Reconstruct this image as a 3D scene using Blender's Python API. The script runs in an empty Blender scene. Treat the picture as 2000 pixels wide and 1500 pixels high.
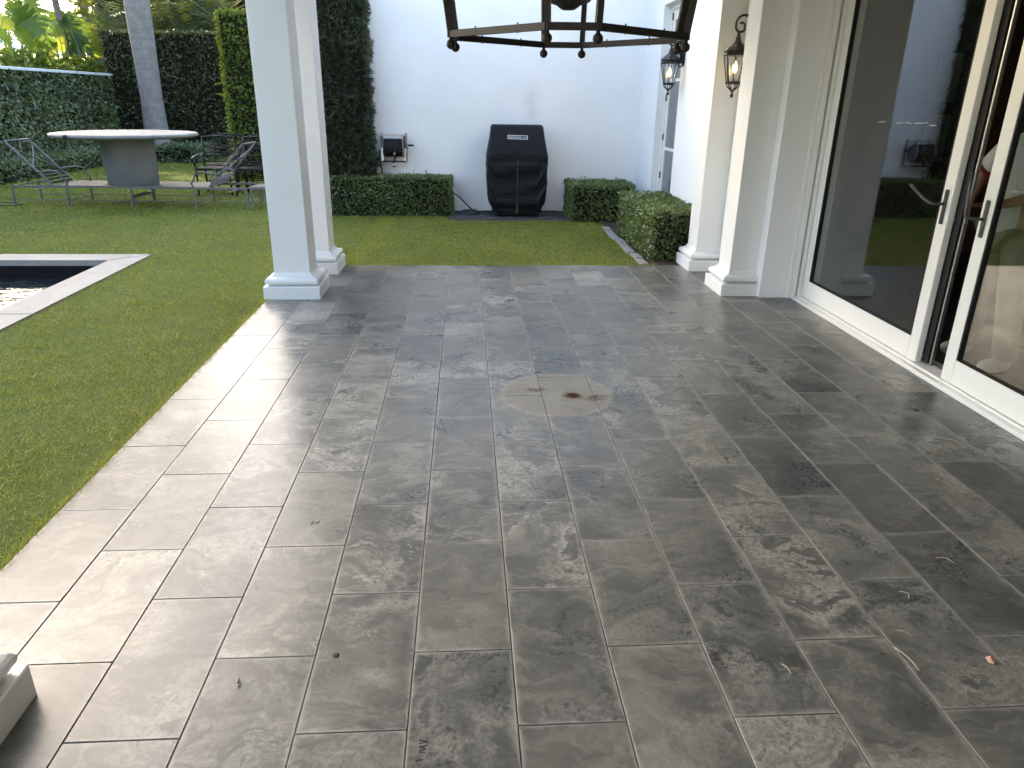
import bpy, bmesh, math, random
import numpy as np
from mathutils import Vector, Matrix, Quaternion, noise as mnoise

random.seed(7); rng = np.random.default_rng(7)
S = bpy.context.scene
COL = S.collection
R = math.radians

# ------------------------------------------------------------------ camera
CAM_H = 1.615
PIT, YAW, ROL = 0.374488, 0.0659808, 0.0147571
F_PX = 1414.57                      # focal length in pixels of the 2000 px wide photograph
cp, sp, cy, sy = math.cos(PIT), math.sin(PIT), math.cos(YAW), math.sin(YAW)
FWD = Vector((sy*cp, cy*cp, -sp)); RT = Vector((cy, -sy, 0)); UP = RT.cross(FWD)
CR = math.cos(ROL)*RT + math.sin(ROL)*UP
CU = -math.sin(ROL)*RT + math.cos(ROL)*UP
cam = bpy.data.cameras.new('camera')
cam.sensor_fit = 'HORIZONTAL'; cam.sensor_width = 36.0; cam.lens = F_PX/2000*36
cam.clip_start = 0.05; cam.clip_end = 500
camo = bpy.data.objects.new('camera', cam); COL.objects.link(camo)
M3 = Matrix((CR, CU, -FWD)).transposed()
camo.matrix_world = Matrix.Translation((0, 0, CAM_H)) @ M3.to_4x4()
S.camera = camo

def ray(px, py):
    return FWD*F_PX + CR*(px-1000) - CU*(py-750)
def at_x(px, py, X):
    d = ray(px, py); t = X/d.x; return Vector((0, 0, CAM_H)) + d*t
def at_y(px, py, Y):
    d = ray(px, py); t = Y/d.y; return Vector((0, 0, CAM_H)) + d*t
def gnd(px, py, z=0.0):
    d = ray(px, py); t = (z-CAM_H)/d.z; return Vector((0, 0, CAM_H)) + d*t

# ------------------------------------------------------------------ world, sun, exposure
SUN_EL, SUN_AZ = R(26), R(-40)
w = bpy.data.worlds.new('World'); S.world = w; w.use_nodes = True
nt = w.node_tree; nt.nodes.clear()
sky = nt.nodes.new('ShaderNodeTexSky'); sky.sky_type = 'NISHITA'; sky.sun_disc = False
sky.sun_elevation = SUN_EL; sky.sun_rotation = SUN_AZ; sky.dust_density = 3.2; sky.air_density = 1.0; sky.ozone_density = 1.0
bg = nt.nodes.new('ShaderNodeBackground'); bg.inputs['Strength'].default_value = 0.15
wo = nt.nodes.new('ShaderNodeOutputWorld')
nt.links.new(sky.outputs[0], bg.inputs[0]); nt.links.new(bg.outputs[0], wo.inputs[0])
sl = bpy.data.lights.new('sun', 'SUN'); sl.energy = 2.5; sl.angle = R(1.5); sl.color = (1.0, 0.90, 0.74)
so = bpy.data.objects.new('sun', sl); COL.objects.link(so)
sv = Vector((math.sin(SUN_AZ)*math.cos(SUN_EL), math.cos(SUN_AZ)*math.cos(SUN_EL), math.sin(SUN_EL)))
so.rotation_euler = sv.to_track_quat('Z', 'Y').to_euler(); so.location = (-20, 15, 20)
S.view_settings.view_transform = 'Standard'; S.view_settings.look = 'None'
S.view_settings.gamma = 1.0; S.view_settings.use_curve_mapping = False
S.view_settings.exposure = 2.6

# ------------------------------------------------------------------ material helpers
def new_mat(name):
    m = bpy.data.materials.new(name); m.use_nodes = True
    n = m.node_tree.nodes; b = n['Principled BSDF']
    return m, m.node_tree, b
def N(nt, typ, **kw):
    n = nt.nodes.new(typ)
    for k, v in kw.items(): setattr(n, k, v)
    return n
def val(nt, op, a, b=None, c=None, clamp=False):
    n = N(nt, 'ShaderNodeMath', operation=op); n.use_clamp = clamp
    for i, x in enumerate((a, b, c)):
        if x is None: continue
        if isinstance(x, (int, float)): n.inputs[i].default_value = x
        else: nt.links.new(x, n.inputs[i])
    return n.outputs[0]
def noise(nt, vec, scale, detail=4, rough=0.55, dist=0.0):
    n = N(nt, 'ShaderNodeTexNoise'); n.inputs['Scale'].default_value = scale
    n.inputs['Detail'].default_value = detail; n.inputs['Roughness'].default_value = rough
    n.inputs['Distortion'].default_value = dist
    if vec is not None: nt.links.new(vec, n.inputs['Vector'])
    return n.outputs['Fac']
def ramp(nt, fac, stops):
    n = N(nt, 'ShaderNodeValToRGB'); cr = n.color_ramp
    while len(cr.elements) < len(stops): cr.elements.new(0.5)
    for e, (p, c) in zip(cr.elements, stops):
        e.position = p; e.color = (*c, 1) if len(c) == 3 else c
    nt.links.new(fac, n.inputs[0]); return n.outputs[0]
def rampf(nt, fac, a, b):
    n = N(nt, 'ShaderNodeMapRange'); n.inputs[1].default_value = a; n.inputs[2].default_value = b
    nt.links.new(fac, n.inputs[0]); return n.outputs[0]
def mix(nt, fac, a, b, blend='MIX'):
    n = N(nt, 'ShaderNodeMix', data_type='RGBA', blend_type=blend)
    for sock, x in ((n.inputs[0], fac), (n.inputs[6], a), (n.inputs[7], b)):
        if isinstance(x, (int, float)): sock.default_value = x
        elif isinstance(x, tuple): sock.default_value = (*x, 1) if len(x) == 3 else x
        else: nt.links.new(x, sock)
    return n.outputs[2]
def bump(nt, b, h, strength=0.2, dist=0.01):
    n = N(nt, 'ShaderNodeBump'); n.inputs['Strength'].default_value = strength; n.inputs['Distance'].default_value = dist
    nt.links.new(h, n.inputs['Height']); nt.links.new(n.outputs[0], b.inputs['Normal'])
def objco(nt):
    return N(nt, 'ShaderNodeTexCoord').outputs['Object']
def worldpos(nt):
    return N(nt, 'ShaderNodeNewGeometry').outputs['Position']
def surf(name, col, rough=0.5, metal=0.0, var=0.15, scale=6.0, bmp=0.0, bscale=80.0, spec=0.5, bdist=0.004, coat=0.0):
    m, nt, b = new_mat(name)
    v = worldpos(nt)
    f = noise(nt, v, scale, 5, 0.6)
    lo = tuple(c*(1-var) for c in col); hi = tuple(min(1, c*(1+var)) for c in col)
    nt.links.new(ramp(nt, f, [(0.3, lo), (0.7, hi)]), b.inputs['Base Color'])
    r = val(nt, 'MULTIPLY_ADD', noise(nt, v, scale*3.1, 3), 0.16, rough-0.08, clamp=True)
    nt.links.new(r, b.inputs['Roughness'])
    b.inputs['Metallic'].default_value = metal; b.inputs['Specular IOR Level'].default_value = spec
    b.inputs['Coat Weight'].default_value = coat
    if bmp: bump(nt, b, noise(nt, v, bscale, 3), bmp, bdist)
    return m
def leaf_mat(name, dark, light, trans=0.3, rough=0.42, spec=0.45, tcol=None):
    m, nt, b = new_mat(name)
    at = N(nt, 'ShaderNodeAttribute', attribute_name='rnd').outputs['Fac']
    c = ramp(nt, at, [(0.0, dark), (0.75, light), (1.0, tuple(min(1, x*1.35) for x in light))])
    nt.links.new(c, b.inputs['Base Color'])
    b.inputs['Roughness'].default_value = rough; b.inputs['Specular IOR Level'].default_value = spec
    t = N(nt, 'ShaderNodeBsdfTranslucent')
    tc = mix(nt, 0.6, c, tcol or (light[0]*2.0, light[1]*1.9, light[2]*0.7))
    nt.links.new(tc, t.inputs['Color'])
    ms = N(nt, 'ShaderNodeMixShader'); ms.inputs[0].default_value = trans
    nt.links.new(b.outputs[0], ms.inputs[1]); nt.links.new(t.outputs[0], ms.inputs[2])
    out = [n for n in nt.nodes if n.type == 'OUTPUT_MATERIAL'][0]
    nt.links.new(ms.outputs[0], out.inputs[0]); return m

MAT = {}
def build_materials():
    # white painted plaster with a soot smudge above the grill
    m, nt, b = new_mat('white_plaster'); v = worldpos(nt)
    base = ramp(nt, noise(nt, v, 1.3, 5, 0.6), [(0.3, (0.80, 0.803, 0.805)), (0.7, (0.86, 0.86, 0.855))])
    sub = N(nt, 'ShaderNodeVectorMath', operation='SUBTRACT'); nt.links.new(v, sub.inputs[0]); sub.inputs[1].default_value = (0.98, 11.4, 1.52)
    sc = N(nt, 'ShaderNodeVectorMath', operation='MULTIPLY'); nt.links.new(sub.outputs[0], sc.inputs[0]); sc.inputs[1].default_value = (4.2, 1.0, 1.9)
    ln = N(nt, 'ShaderNodeVectorMath', operation='LENGTH'); nt.links.new(sc.outputs[0], ln.inputs[0])
    sm = val(nt, 'MULTIPLY', val(nt, 'POWER', val(nt, 'SUBTRACT', 1.0, ln.outputs['Value'], clamp=True), 1.7), 0.45)
    sm = val(nt, 'MULTIPLY', sm, rampf(nt, noise(nt, v, 5, 3), 0.2, 0.75))
    mps = N(nt, 'ShaderNodeMapping'); mps.inputs['Scale'].default_value = (6.0, 6.0, 0.35); nt.links.new(v, mps.inputs[0])
    stk = val(nt, 'MULTIPLY', rampf(nt, noise(nt, mps.outputs[0], 1.6, 6, 0.7), 0.55, 0.85), 0.16, clamp=True)
    base = mix(nt, stk, base, (0.56, 0.555, 0.54))
    nt.links.new(mix(nt, sm, base, (0.30, 0.28, 0.27)), b.inputs['Base Color'])
    b.inputs['Roughness'].default_value = 0.75
    bump(nt, b, noise(nt, v, 60, 4, 0.7), 0.12, 0.006); MAT['plaster'] = m
    MAT['paint'] = surf('white_gloss_paint', (0.78, 0.78, 0.765), 0.38, var=0.025, scale=2.0, bmp=0.04, bscale=30)
    m_ = MAT['paint']; nt = m_.node_tree; b = nt.nodes['Principled BSDF']; v = worldpos(nt)
    src = b.inputs['Base Color'].links[0].from_socket
    mps = N(nt, 'ShaderNodeMapping'); mps.inputs['Scale'].default_value = (9.0, 9.0, 1.1); nt.links.new(v, mps.inputs[0])
    st = val(nt, 'MULTIPLY', rampf(nt, noise(nt, mps.outputs[0], 1.7, 7, 0.72), 0.56, 0.80), 0.22, clamp=True)
    sp_ = val(nt, 'MULTIPLY', rampf(nt, noise(nt, v, 34, 6, 0.7), 0.68, 0.74), 0.30, clamp=True)
    nt.links.new(mix(nt, sp_, mix(nt, st, src, (0.56, 0.55, 0.52)), (0.34, 0.32, 0.29)), b.inputs['Base Color'])
    MAT['door_paint'] = surf('ivory_door_paint', (0.78, 0.775, 0.74), 0.32, var=0.02, scale=2.5)
    MAT['grout'] = surf('sanded_grout', (0.115, 0.11, 0.10), 0.97, var=0.6, scale=2.2, bmp=0.4, bscale=260)
    MAT['slate_edge'] = surf('slate_kerb', (0.16, 0.16, 0.155), 0.7, var=0.25, scale=8, bmp=0.3)

    # slate tile: warped cloud bands, veins, pale bloom near joints, a disc left by a table foot
    m, nt, b = new_mat('slate_tile')
    oi = N(nt, 'ShaderNodeObjectInfo'); oc = objco(nt); wp = worldpos(nt)
    rv = N(nt, 'ShaderNodeCombineXYZ')
    for i, k in enumerate((37.0, 91.0, 53.0)): nt.links.new(val(nt, 'MULTIPLY', oi.outputs['Random'], k), rv.inputs[i])
    ad = N(nt, 'ShaderNodeVectorMath', operation='ADD'); nt.links.new(oc, ad.inputs[0]); nt.links.new(rv.outputs[0], ad.inputs[1])
    P = ad.outputs[0]
    wn = N(nt, 'ShaderNodeTexNoise'); wn.inputs['Scale'].default_value = 3.2; wn.inputs['Detail'].default_value = 5
    nt.links.new(P, wn.inputs['Vector'])
    wsc = N(nt, 'ShaderNodeVectorMath', operation='MULTIPLY_ADD'); nt.links.new(wn.outputs['Color'], wsc.inputs[0])
    wsc.inputs[1].default_value = (0.55, 0.55, 0.55); nt.links.new(P, wsc.inputs[2]); Wp = wsc.outputs[0]
    def soft(f, lo, hi):                       # smooth 0..1 ramp
        n_ = N(nt, 'ShaderNodeMapRange'); n_.interpolation_type = 'SMOOTHSTEP'; n_.inputs[1].default_value = lo; n_.inputs[2].default_value = hi
        nt.links.new(f, n_.inputs[0]); return n_.outputs[0]
    big = noise(nt, Wp, 1.9, 6, 0.58, 0.4)
    fine = noise(nt, P, 60, 5, 0.75)
    flake = noise(nt, Wp, 7.0, 7, 0.66, 0.8)
    r2 = val(nt, 'FRACT', val(nt, 'MULTIPLY', oi.outputs['Random'], 17.31))
    r3 = val(nt, 'FRACT', val(nt, 'MULTIPLY', oi.outputs['Random'], 71.77))
    r4 = val(nt, 'FRACT', val(nt, 'MULTIPLY', oi.outputs['Random'], 143.9))
    tone = val(nt, 'ADD', val(nt, 'MULTIPLY_ADD', big, 1.3, -0.15), val(nt, 'MULTIPLY', val(nt, 'SUBTRACT', r2, 0.5), 0.30))
    col = ramp(nt, tone, [(0.18, (0.048, 0.051, 0.053)), (0.40, (0.078, 0.081, 0.078)), (0.52, (0.104, 0.105, 0.096)), (0.66, (0.140, 0.139, 0.122)), (0.84, (0.185, 0.180, 0.155))])
    warm = mix(nt, val(nt, 'MULTIPLY', r3, 0.30), col, (0.124, 0.118, 0.104))
    # pale mineral film: one broad warped sheet whose edge is crisp on one side and fades on the other
    film = noise(nt, Wp, 2.5, 10, 0.70, 0.35)
    saw = val(nt, 'FRACT', val(nt, 'MULTIPLY', film, 5.0))
    band = val(nt, 'MULTIPLY', soft(saw, 0.0, 0.14), val(nt, 'SUBTRACT', 1.0, soft(saw, 0.10, 0.85)))
    amt = val(nt, 'MULTIPLY_ADD', soft(r4, 0.05, 0.90), 0.60, 0.20)
    patch = soft(noise(nt, P, 2.4, 3), 0.34, 0.60)
    band = val(nt, 'MULTIPLY', val(nt, 'MULTIPLY', band, amt), val(nt, 'MULTIPLY', patch, val(nt, 'MULTIPLY_ADD', soft(fine, 0.34, 0.64), 0.95, 0.32)), clamp=True)
    warm = mix(nt, band, warm, (0.370, 0.360, 0.312))
    # fine streaks running across the tile
    mpw = N(nt, 'ShaderNodeMapping'); mpw.inputs['Scale'].default_value = (1.0, 4.0, 1.0); nt.links.new(Wp, mpw.inputs[0])
    wisp = noise(nt, mpw.outputs[0], 6.0, 8, 0.70, 0.4)
    wf = val(nt, 'MULTIPLY', soft(wisp, 0.47, 0.80), 0.55)
    warm = mix(nt, wf, warm, (0.270, 0.262, 0.235))
    wd = val(nt, 'MULTIPLY', soft(wisp, 0.52, 0.28), 0.5)
    warm = mix(nt, wd, warm, (0.045, 0.046, 0.048))
    bl = val(nt, 'MULTIPLY', val(nt, 'MULTIPLY', soft(flake, 0.52, 0.80), soft(fine, 0.42, 0.66)), 0.6)
    warm = mix(nt, bl, warm, (0.34, 0.33, 0.29))
    dk = val(nt, 'MULTIPLY', val(nt, 'MULTIPLY', soft(flake, 0.48, 0.28), soft(fine, 0.55, 0.35)), 0.30)
    warm = mix(nt, dk, warm, (0.045, 0.045, 0.045))
    # bloom that creeps in from the long joints
    sx = N(nt, 'ShaderNodeSeparateXYZ'); nt.links.new(oc, sx.inputs[0])
    ex = val(nt, 'DIVIDE', val(nt, 'ABSOLUTE', sx.outputs[0]), 0.149); ey = val(nt, 'DIVIDE', val(nt, 'ABSOLUTE', sx.outputs[1]), 0.296)
    dx = val(nt, 'MULTIPLY', val(nt, 'SUBTRACT', 1.0, ex), 0.149); dy = val(nt, 'MULTIPLY', val(nt, 'SUBTRACT', 1.0, ey), 0.296)
    de = val(nt, 'MINIMUM', dx, dy)
    ed = val(nt, 'SUBTRACT', 1.0, val(nt, 'DIVIDE', de, val(nt, 'MULTIPLY_ADD', rampf(nt, noise(nt, P, 5.5, 5, 0.7), 0.42, 0.80), 0.05, 0.003)), clamp=True)
    ed = val(nt, 'MULTIPLY', val(nt, 'POWER', ed, 1.6), 0.42)
    warm = mix(nt, ed, warm, (0.40, 0.385, 0.345))
    # round pale mark where the dining table stood, gritty towards its rim
    def disc(cx_, cy_, rad):
        s = N(nt, 'ShaderNodeVectorMath', operation='SUBTRACT'); nt.links.new(wp, s.inputs[0]); s.inputs[1].default_value = (cx_, cy_, 0)
        l = N(nt, 'ShaderNodeVectorMath', operation='LENGTH'); nt.links.new(s.outputs[0], l.inputs[0])
        d = val(nt, 'DIVIDE', l.outputs['Value'], rad)
        return val(nt, 'ADD', d, val(nt, 'MULTIPLY', val(nt, 'SUBTRACT', noise(nt, wp, 7, 4), 0.5), 0.10))
    d1 = disc(0.52, 3.93, 0.335)
    inside = val(nt, 'MULTIPLY', val(nt, 'SUBTRACT', 1.0, rampf(nt, d1, 0.94, 1.02), clamp=True), 0.85)
    warm = mix(nt, val(nt, 'MULTIPLY', inside, rampf(nt, noise(nt, wp, 9, 7, 0.75), 0.05, 0.60)), warm, (0.27, 0.252, 0.210))
    rim = val(nt, 'SUBTRACT', 1.0, val(nt, 'MULTIPLY', val(nt, 'ABSOLUTE', val(nt, 'SUBTRACT', d1, 0.96)), 14.0), clamp=True)
    rim = val(nt, 'MULTIPLY', rim, rampf(nt, noise(nt, wp, 14, 4), 0.3, 0.75), clamp=True)
    warm = mix(nt, val(nt, 'MULTIPLY', rim, 0.6), warm, (0.44, 0.385, 0.30))
    d2 = disc(-0.406, 7.04, 0.13)
    rim2 = val(nt, 'SUBTRACT', 1.0, val(nt, 'MULTIPLY', val(nt, 'ABSOLUTE', val(nt, 'SUBTRACT', d2, 0.9)), 6.0), clamp=True)
    warm = mix(nt, val(nt, 'MULTIPLY', rim2, 0.5), warm, (0.38, 0.36, 0.31))
    nt.links.new(warm, b.inputs['Base Color'])
    rg = val(nt, 'ADD', val(nt, 'MULTIPLY_ADD', big, 0.20, 0.15), val(nt, 'MULTIPLY', fine, 0.10))
    rg = val(nt, 'ADD', rg, val(nt, 'MULTIPLY', val(nt, 'ADD', inside, bl), 0.25), clamp=True)
    nt.links.new(rg, b.inputs['Roughness']); b.inputs['Specular IOR Level'].default_value = 0.36
    hh = val(nt, 'ADD', val(nt, 'MULTIPLY', big, 1.0), val(nt, 'ADD', val(nt, 'MULTIPLY', flake, 0.35), val(nt, 'MULTIPLY', fine, 0.12)))
    bump(nt, b, hh, 0.20, 0.008); MAT['slate'] = m

    MAT['pad_slate'] = surf('dark_pad_slate', (0.055, 0.056, 0.056), 0.75, var=0.4, scale=7, bmp=0.3, spec=0.3)
    MAT['coping'] = surf('pale_limestone', (0.25, 0.232, 0.205), 0.6, var=0.14, scale=5, bmp=0.2, bscale=40)
    MAT['pool_tile'] = surf('dark_pool_plaster', (0.007, 0.007, 0.007), 0.8, var=0.5, scale=30, bmp=0.2, bscale=120, spec=0.15)
    # water
    m, nt, b = new_mat('pool_water'); v = worldpos(nt)
    b.inputs['Base Color'].default_value = (0.010, 0.014, 0.016, 1); b.inputs['Roughness'].default_value = 0.03
    b.inputs['Specular IOR Level'].default_value = 0.6
    mp = N(nt, 'ShaderNodeMapping'); mp.inputs['Scale'].default_value = (1.4, 3.4, 1); nt.links.new(v, mp.inputs[0])
    bump(nt, b, noise(nt, mp.outputs[0], 2.2, 3, 0.5, 0.8), 0.35, 0.06); MAT['water'] = m
    # lawn soil/thatch
    m, nt, b = new_mat('lawn'); v = worldpos(nt)
    c1 = ramp(nt, noise(nt, v, 0.9, 5, 0.65), [(0.3, (0.070, 0.100, 0.014)), (0.55, (0.100, 0.125, 0.022)), (0.75, (0.150, 0.150, 0.040))])
    c2 = mix(nt, rampf(nt, noise(nt, v, 120, 3, 0.8), 0.35, 0.7), c1, (0.060, 0.085, 0.015))
    nt.links.new(c2, b.inputs['Base Color']); b.inputs['Roughness'].default_value = 0.9; b.inputs['Specular IOR Level'].default_value = 0.2
    bump(nt, b, noise(nt, v, 220, 3), 0.6, 0.02); MAT['lawn'] = m
    # grass blades: colour by blade and by patch
    m, nt, b = new_mat('grass_blade'); v = worldpos(nt)
    at = N(nt, 'ShaderNodeAttribute', attribute_name='rnd').outputs['Fac']
    pt = noise(nt, v, 0.7, 5, 0.65)
    k = val(nt, 'ADD', val(nt, 'MULTIPLY', at, 0.5), val(nt, 'MULTIPLY', pt, 0.75))
    c = ramp(nt, k, [(0.20, (0.120, 0.170, 0.014)), (0.52, (0.265, 0.305, 0.036)), (0.80, (0.420, 0.410, 0.080)), (1.0, (0.52, 0.46, 0.16))])
    nt.links.new(c, b.inputs['Base Color']); b.inputs['Roughness'].default_value = 0.5; b.inputs['Specular IOR Level'].default_value = 0.3
    t = N(nt, 'ShaderNodeBsdfTranslucent'); nt.links.new(mix(nt, 0.5, c, (0.22, 0.26, 0.03)), t.inputs['Color'])
    ms = N(nt, 'ShaderNodeMixShader'); ms.inputs[0].default_value = 0.35
    nt.links.new(b.outputs[0], ms.inputs[1]); nt.links.new(t.outputs[0], ms.inputs[2])
    nt.links.new(ms.outputs[0], [n for n in nt.nodes if n.type == 'OUTPUT_MATERIAL'][0].inputs[0]); MAT['grass'] = m

    MAT['box_leaf'] = leaf_mat('boxwood_leaf', (0.045, 0.078, 0.022), (0.150, 0.205, 0.062), 0.25, 0.30, 0.9)
    MAT['fig_leaf'] = leaf_mat('creeping_fig_leaf', (0.055, 0.082, 0.030), (0.170, 0.205, 0.085), 0.2, 0.36, 0.8)
    MAT['dark_leaf'] = leaf_mat('dark_hedge_leaf', (0.030, 0.036, 0.014), (0.090, 0.098, 0.038), 0.22, 0.42, 0.6)
    MAT['ficus_leaf'] = leaf_mat('ficus_hedge_leaf', (0.045, 0.080, 0.014), (0.160, 0.215, 0.036), 0.45, 0.4, 0.5, (0.30, 0.34, 0.02))
    MAT['yew_leaf'] = leaf_mat('yew_needle', (0.016, 0.026, 0.013), (0.062, 0.08, 0.034), 0.15, 0.38, 0.7)
    MAT['tropic_leaf'] = leaf_mat('broad_tropical_leaf', (0.030, 0.070, 0.015), (0.085, 0.140, 0.030), 0.42, 0.38, 0.5, (0.30, 0.42, 0.03))
    MAT['lime_leaf'] = leaf_mat('lime_leaf', (0.09, 0.13, 0.015), (0.20, 0.25, 0.03), 0.4, 0.45, 0.4, (0.55, 0.55, 0.04))
    MAT['palm_leaf'] = leaf_mat('palm_leaflet', (0.035, 0.055, 0.020), (0.10, 0.125, 0.045), 0.3, 0.45, 0.4)
    MAT['dry_palm_leaf'] = leaf_mat('dry_palm_leaflet', (0.10, 0.085, 0.055), (0.24, 0.21, 0.14), 0.2, 0.7, 0.2)
    MAT['tree_leaf'] = leaf_mat('tree_leaf', (0.025, 0.050, 0.010), (0.080, 0.115, 0.022), 0.4, 0.45, 0.4)
    MAT['twigs'] = surf('inner_hedge_twigs', (0.014, 0.015, 0.008), 0.95, var=0.6, scale=14, spec=0.1)
    MAT['soil'] = surf('bed_soil', (0.06, 0.05, 0.04), 0.95, var=0.4, scale=20, bmp=0.6, spec=0.1)
    MAT['edging'] = surf('bed_edging_stone', (0.24, 0.235, 0.22), 0.8, var=0.25, scale=12, bmp=0.4)
    # palm trunk with ring scars
    m, nt, b = new_mat('palm_trunk'); v = worldpos(nt)
    sz = N(nt, 'ShaderNodeSeparateXYZ'); nt.links.new(v, sz.inputs[0])
    rz = val(nt, 'ADD', val(nt, 'MULTIPLY', sz.outputs[2], 4.4), val(nt, 'MULTIPLY', noise(nt, v, 2.2, 3), 0.8))
    ring = val(nt, 'LESS_THAN', val(nt, 'FRACT', rz), 0.10)
    c = ramp(nt, noise(nt, v, 7, 6, 0.7), [(0.3, (0.175, 0.145, 0.130)), (0.7, (0.30, 0.26, 0.235))])
    nt.links.new(mix(nt, val(nt, 'MULTIPLY', ring, 0.22), c, (0.10, 0.08, 0.07)), b.inputs['Base Color'])
    b.inputs['Roughness'].default_value = 0.85
    bump(nt, b, val(nt, 'ADD', noise(nt, v, 24, 5), val(nt, 'MULTIPLY', ring, -0.6)), 0.4, 0.02); MAT['trunk'] = m
    MAT['bark'] = surf('grey_bark', (0.19, 0.165, 0.145), 0.9, var=0.35, scale=10, bmp=0.5, bscale=30)
    MAT['stem'] = surf('green_stem', (0.10, 0.13, 0.05), 0.6, var=0.3)
    MAT['iron'] = surf('black_iron', (0.006, 0.0065, 0.007), 0.5, metal=0.0, spec=0.35, var=0.3, scale=12, bmp=0.15, bscale=90)
    MAT['bronze'] = surf('dark_bronze', (0.045, 0.038, 0.030), 0.42, metal=0.6, var=0.35, scale=14, bmp=0.15, bscale=90)
    MAT['rust'] = surf('rust_brown_iron', (0.013, 0.008, 0.005), 0.6, metal=0.1, var=0.45, scale=16, bmp=0.35, bscale=130)
    MAT['alu'] = surf('grey_cast_aluminium', (0.135, 0.133, 0.125), 0.5, metal=0.35, var=0.2, scale=12)
    MAT['steel'] = surf('brushed_steel', (0.36, 0.36, 0.36), 0.3, metal=0.9, var=0.15, scale=20)
    MAT['rubber'] = surf('black_rubber', (0.005, 0.005, 0.005), 0.7, var=0.3, scale=30)
    MAT['hose'] = surf('dark_green_hose', (0.018, 0.026, 0.026), 0.45, var=0.3, scale=30)
    MAT['brass'] = surf('brass_fitting', (0.70, 0.42, 0.16), 0.35, metal=0.8, var=0.15)
    MAT['handle'] = surf('oiled_bronze_handle', (0.065, 0.064, 0.060), 0.4, metal=0.55, var=0.2, scale=20)
    # grill cover cloth
    m, nt, b = new_mat('black_cover_cloth'); v = worldpos(nt)
    c = ramp(nt, noise(nt, v, 6, 5), [(0.3, (0.004, 0.0043, 0.0055)), (0.75, (0.007, 0.0078, 0.010))])
    nt.links.new(c, b.inputs['Base Color']); b.inputs['Roughness'].default_value = 0.5
    b.inputs['Sheen Weight'].default_value = 0.01; b.inputs['Specular IOR Level'].default_value = 0.22
    mp = N(nt, 'ShaderNodeMapping'); mp.inputs['Scale'].default_value = (1, 1, 2.2); nt.links.new(v, mp.inputs[0])
    bump(nt, b, noise(nt, mp.outputs[0], 13, 4, 0.55, 1.2), 0.35, 0.03); MAT['cloth'] = m
    MAT['cloth_flap'] = surf('dusty_cover_lining', (0.055, 0.053, 0.048), 0.8, var=0.3)
    MAT['badge_white'] = surf('white_badge_print', (0.75, 0.76, 0.80), 0.5, var=0.05)
    MAT['table_top'] = surf('grey_cement_top', (0.17, 0.166, 0.152), 0.5, var=0.16, scale=7, bmp=0.1)
    MAT['table_foot'] = surf('dark_grey_cement', (0.155, 0.150, 0.145), 0.55, var=0.15, scale=4, bmp=0.15)
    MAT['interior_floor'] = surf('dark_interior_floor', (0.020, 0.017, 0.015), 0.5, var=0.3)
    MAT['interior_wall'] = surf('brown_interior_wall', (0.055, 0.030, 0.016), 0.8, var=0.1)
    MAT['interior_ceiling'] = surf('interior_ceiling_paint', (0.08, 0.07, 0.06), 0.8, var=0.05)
    MAT['frame_black'] = surf('black_picture_frame', (0.008, 0.008, 0.008), 0.35, var=0.2)
    MAT['paper'] = surf('cream_print_paper', (0.16, 0.14, 0.10), 0.8, var=0.08)
    MAT['ink'] = surf('dark_ink', (0.018, 0.017, 0.016), 0.8, var=0.3)
    MAT['skin'] = surf('brown_skin', (0.20, 0.085, 0.045), 0.5, var=0.1, spec=0.4)
    MAT['hair'] = surf('black_hair', (0.012, 0.010, 0.009), 0.6, var=0.3)
    MAT['shirt'] = surf('white_shirt_cotton', (0.48, 0.475, 0.47), 0.85, var=0.05, bmp=0.2, bscale=14, bdist=0.03)
    MAT['red_trim'] = surf('red_cuff_cotton', (0.20, 0.015, 0.012), 0.8, var=0.1)
    MAT['khaki'] = surf('khaki_cotton', (0.13, 0.115, 0.09), 0.85, var=0.08, bmp=0.2, bscale=18, bdist=0.03)
    MAT['sneaker'] = surf('off_white_sneaker', (0.62, 0.58, 0.50), 0.7, var=0.1)
    MAT['twig_brown'] = surf('dry_twig', (0.20, 0.145, 0.09), 0.9, var=0.35)
    MAT['twig_pale'] = surf('pale_dry_stalk', (0.30, 0.27, 0.21), 0.9, var=0.2)
    MAT['dry_leaf'] = surf('dry_pink_leaf', (0.52, 0.30, 0.22), 0.8, var=0.2)
    MAT['rust_grit'] = surf('rust_grit', (0.20, 0.095, 0.045), 0.95, var=0.6, scale=90)
    MAT['roof_white'] = surf('white_roof_tile', (0.74, 0.73, 0.71), 0.7, var=0.08, scale=3)
    MAT['dash_white'] = surf('pale_dash_white', (0.7, 0.68, 0.62), 0.8, var=0.1)
    # window glass: reflects by angle, otherwise lets light straight through with a grey tint
    m, nt, b = new_mat('window_glass'); nt.nodes.remove(b)
    fr = N(nt, 'ShaderNodeFresnel')
    bf = N(nt, 'ShaderNodeNewGeometry').outputs['Backfacing']
    nt.links.new(val(nt, 'POWER', 1.72, val(nt, 'MULTIPLY_ADD', bf, -2.0, 1.0)), fr.inputs['IOR'])
    tr = N(nt, 'ShaderNodeBsdfTransparent'); tr.inputs[0].default_value = (0.86, 0.88, 0.87, 1)
    gl = N(nt, 'ShaderNodeBsdfGlossy'); gl.inputs['Roughness'].default_value = 0.006; gl.inputs['Color'].default_value = (0.95, 0.97, 1, 1)
    ms = N(nt, 'ShaderNodeMixShader'); nt.links.new(fr.outputs[0], ms.inputs[0]); nt.links.new(tr.outputs[0], ms.inputs[1]); nt.links.new(gl.outputs[0], ms.inputs[2])
    nt.links.new(ms.outputs[0], [n for n in nt.nodes if n.type == 'OUTPUT_MATERIAL'][0].inputs[0]); MAT['glass'] = m
    m, nt, b = new_mat('lamp_flame')
    v = objco(nt)
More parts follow.
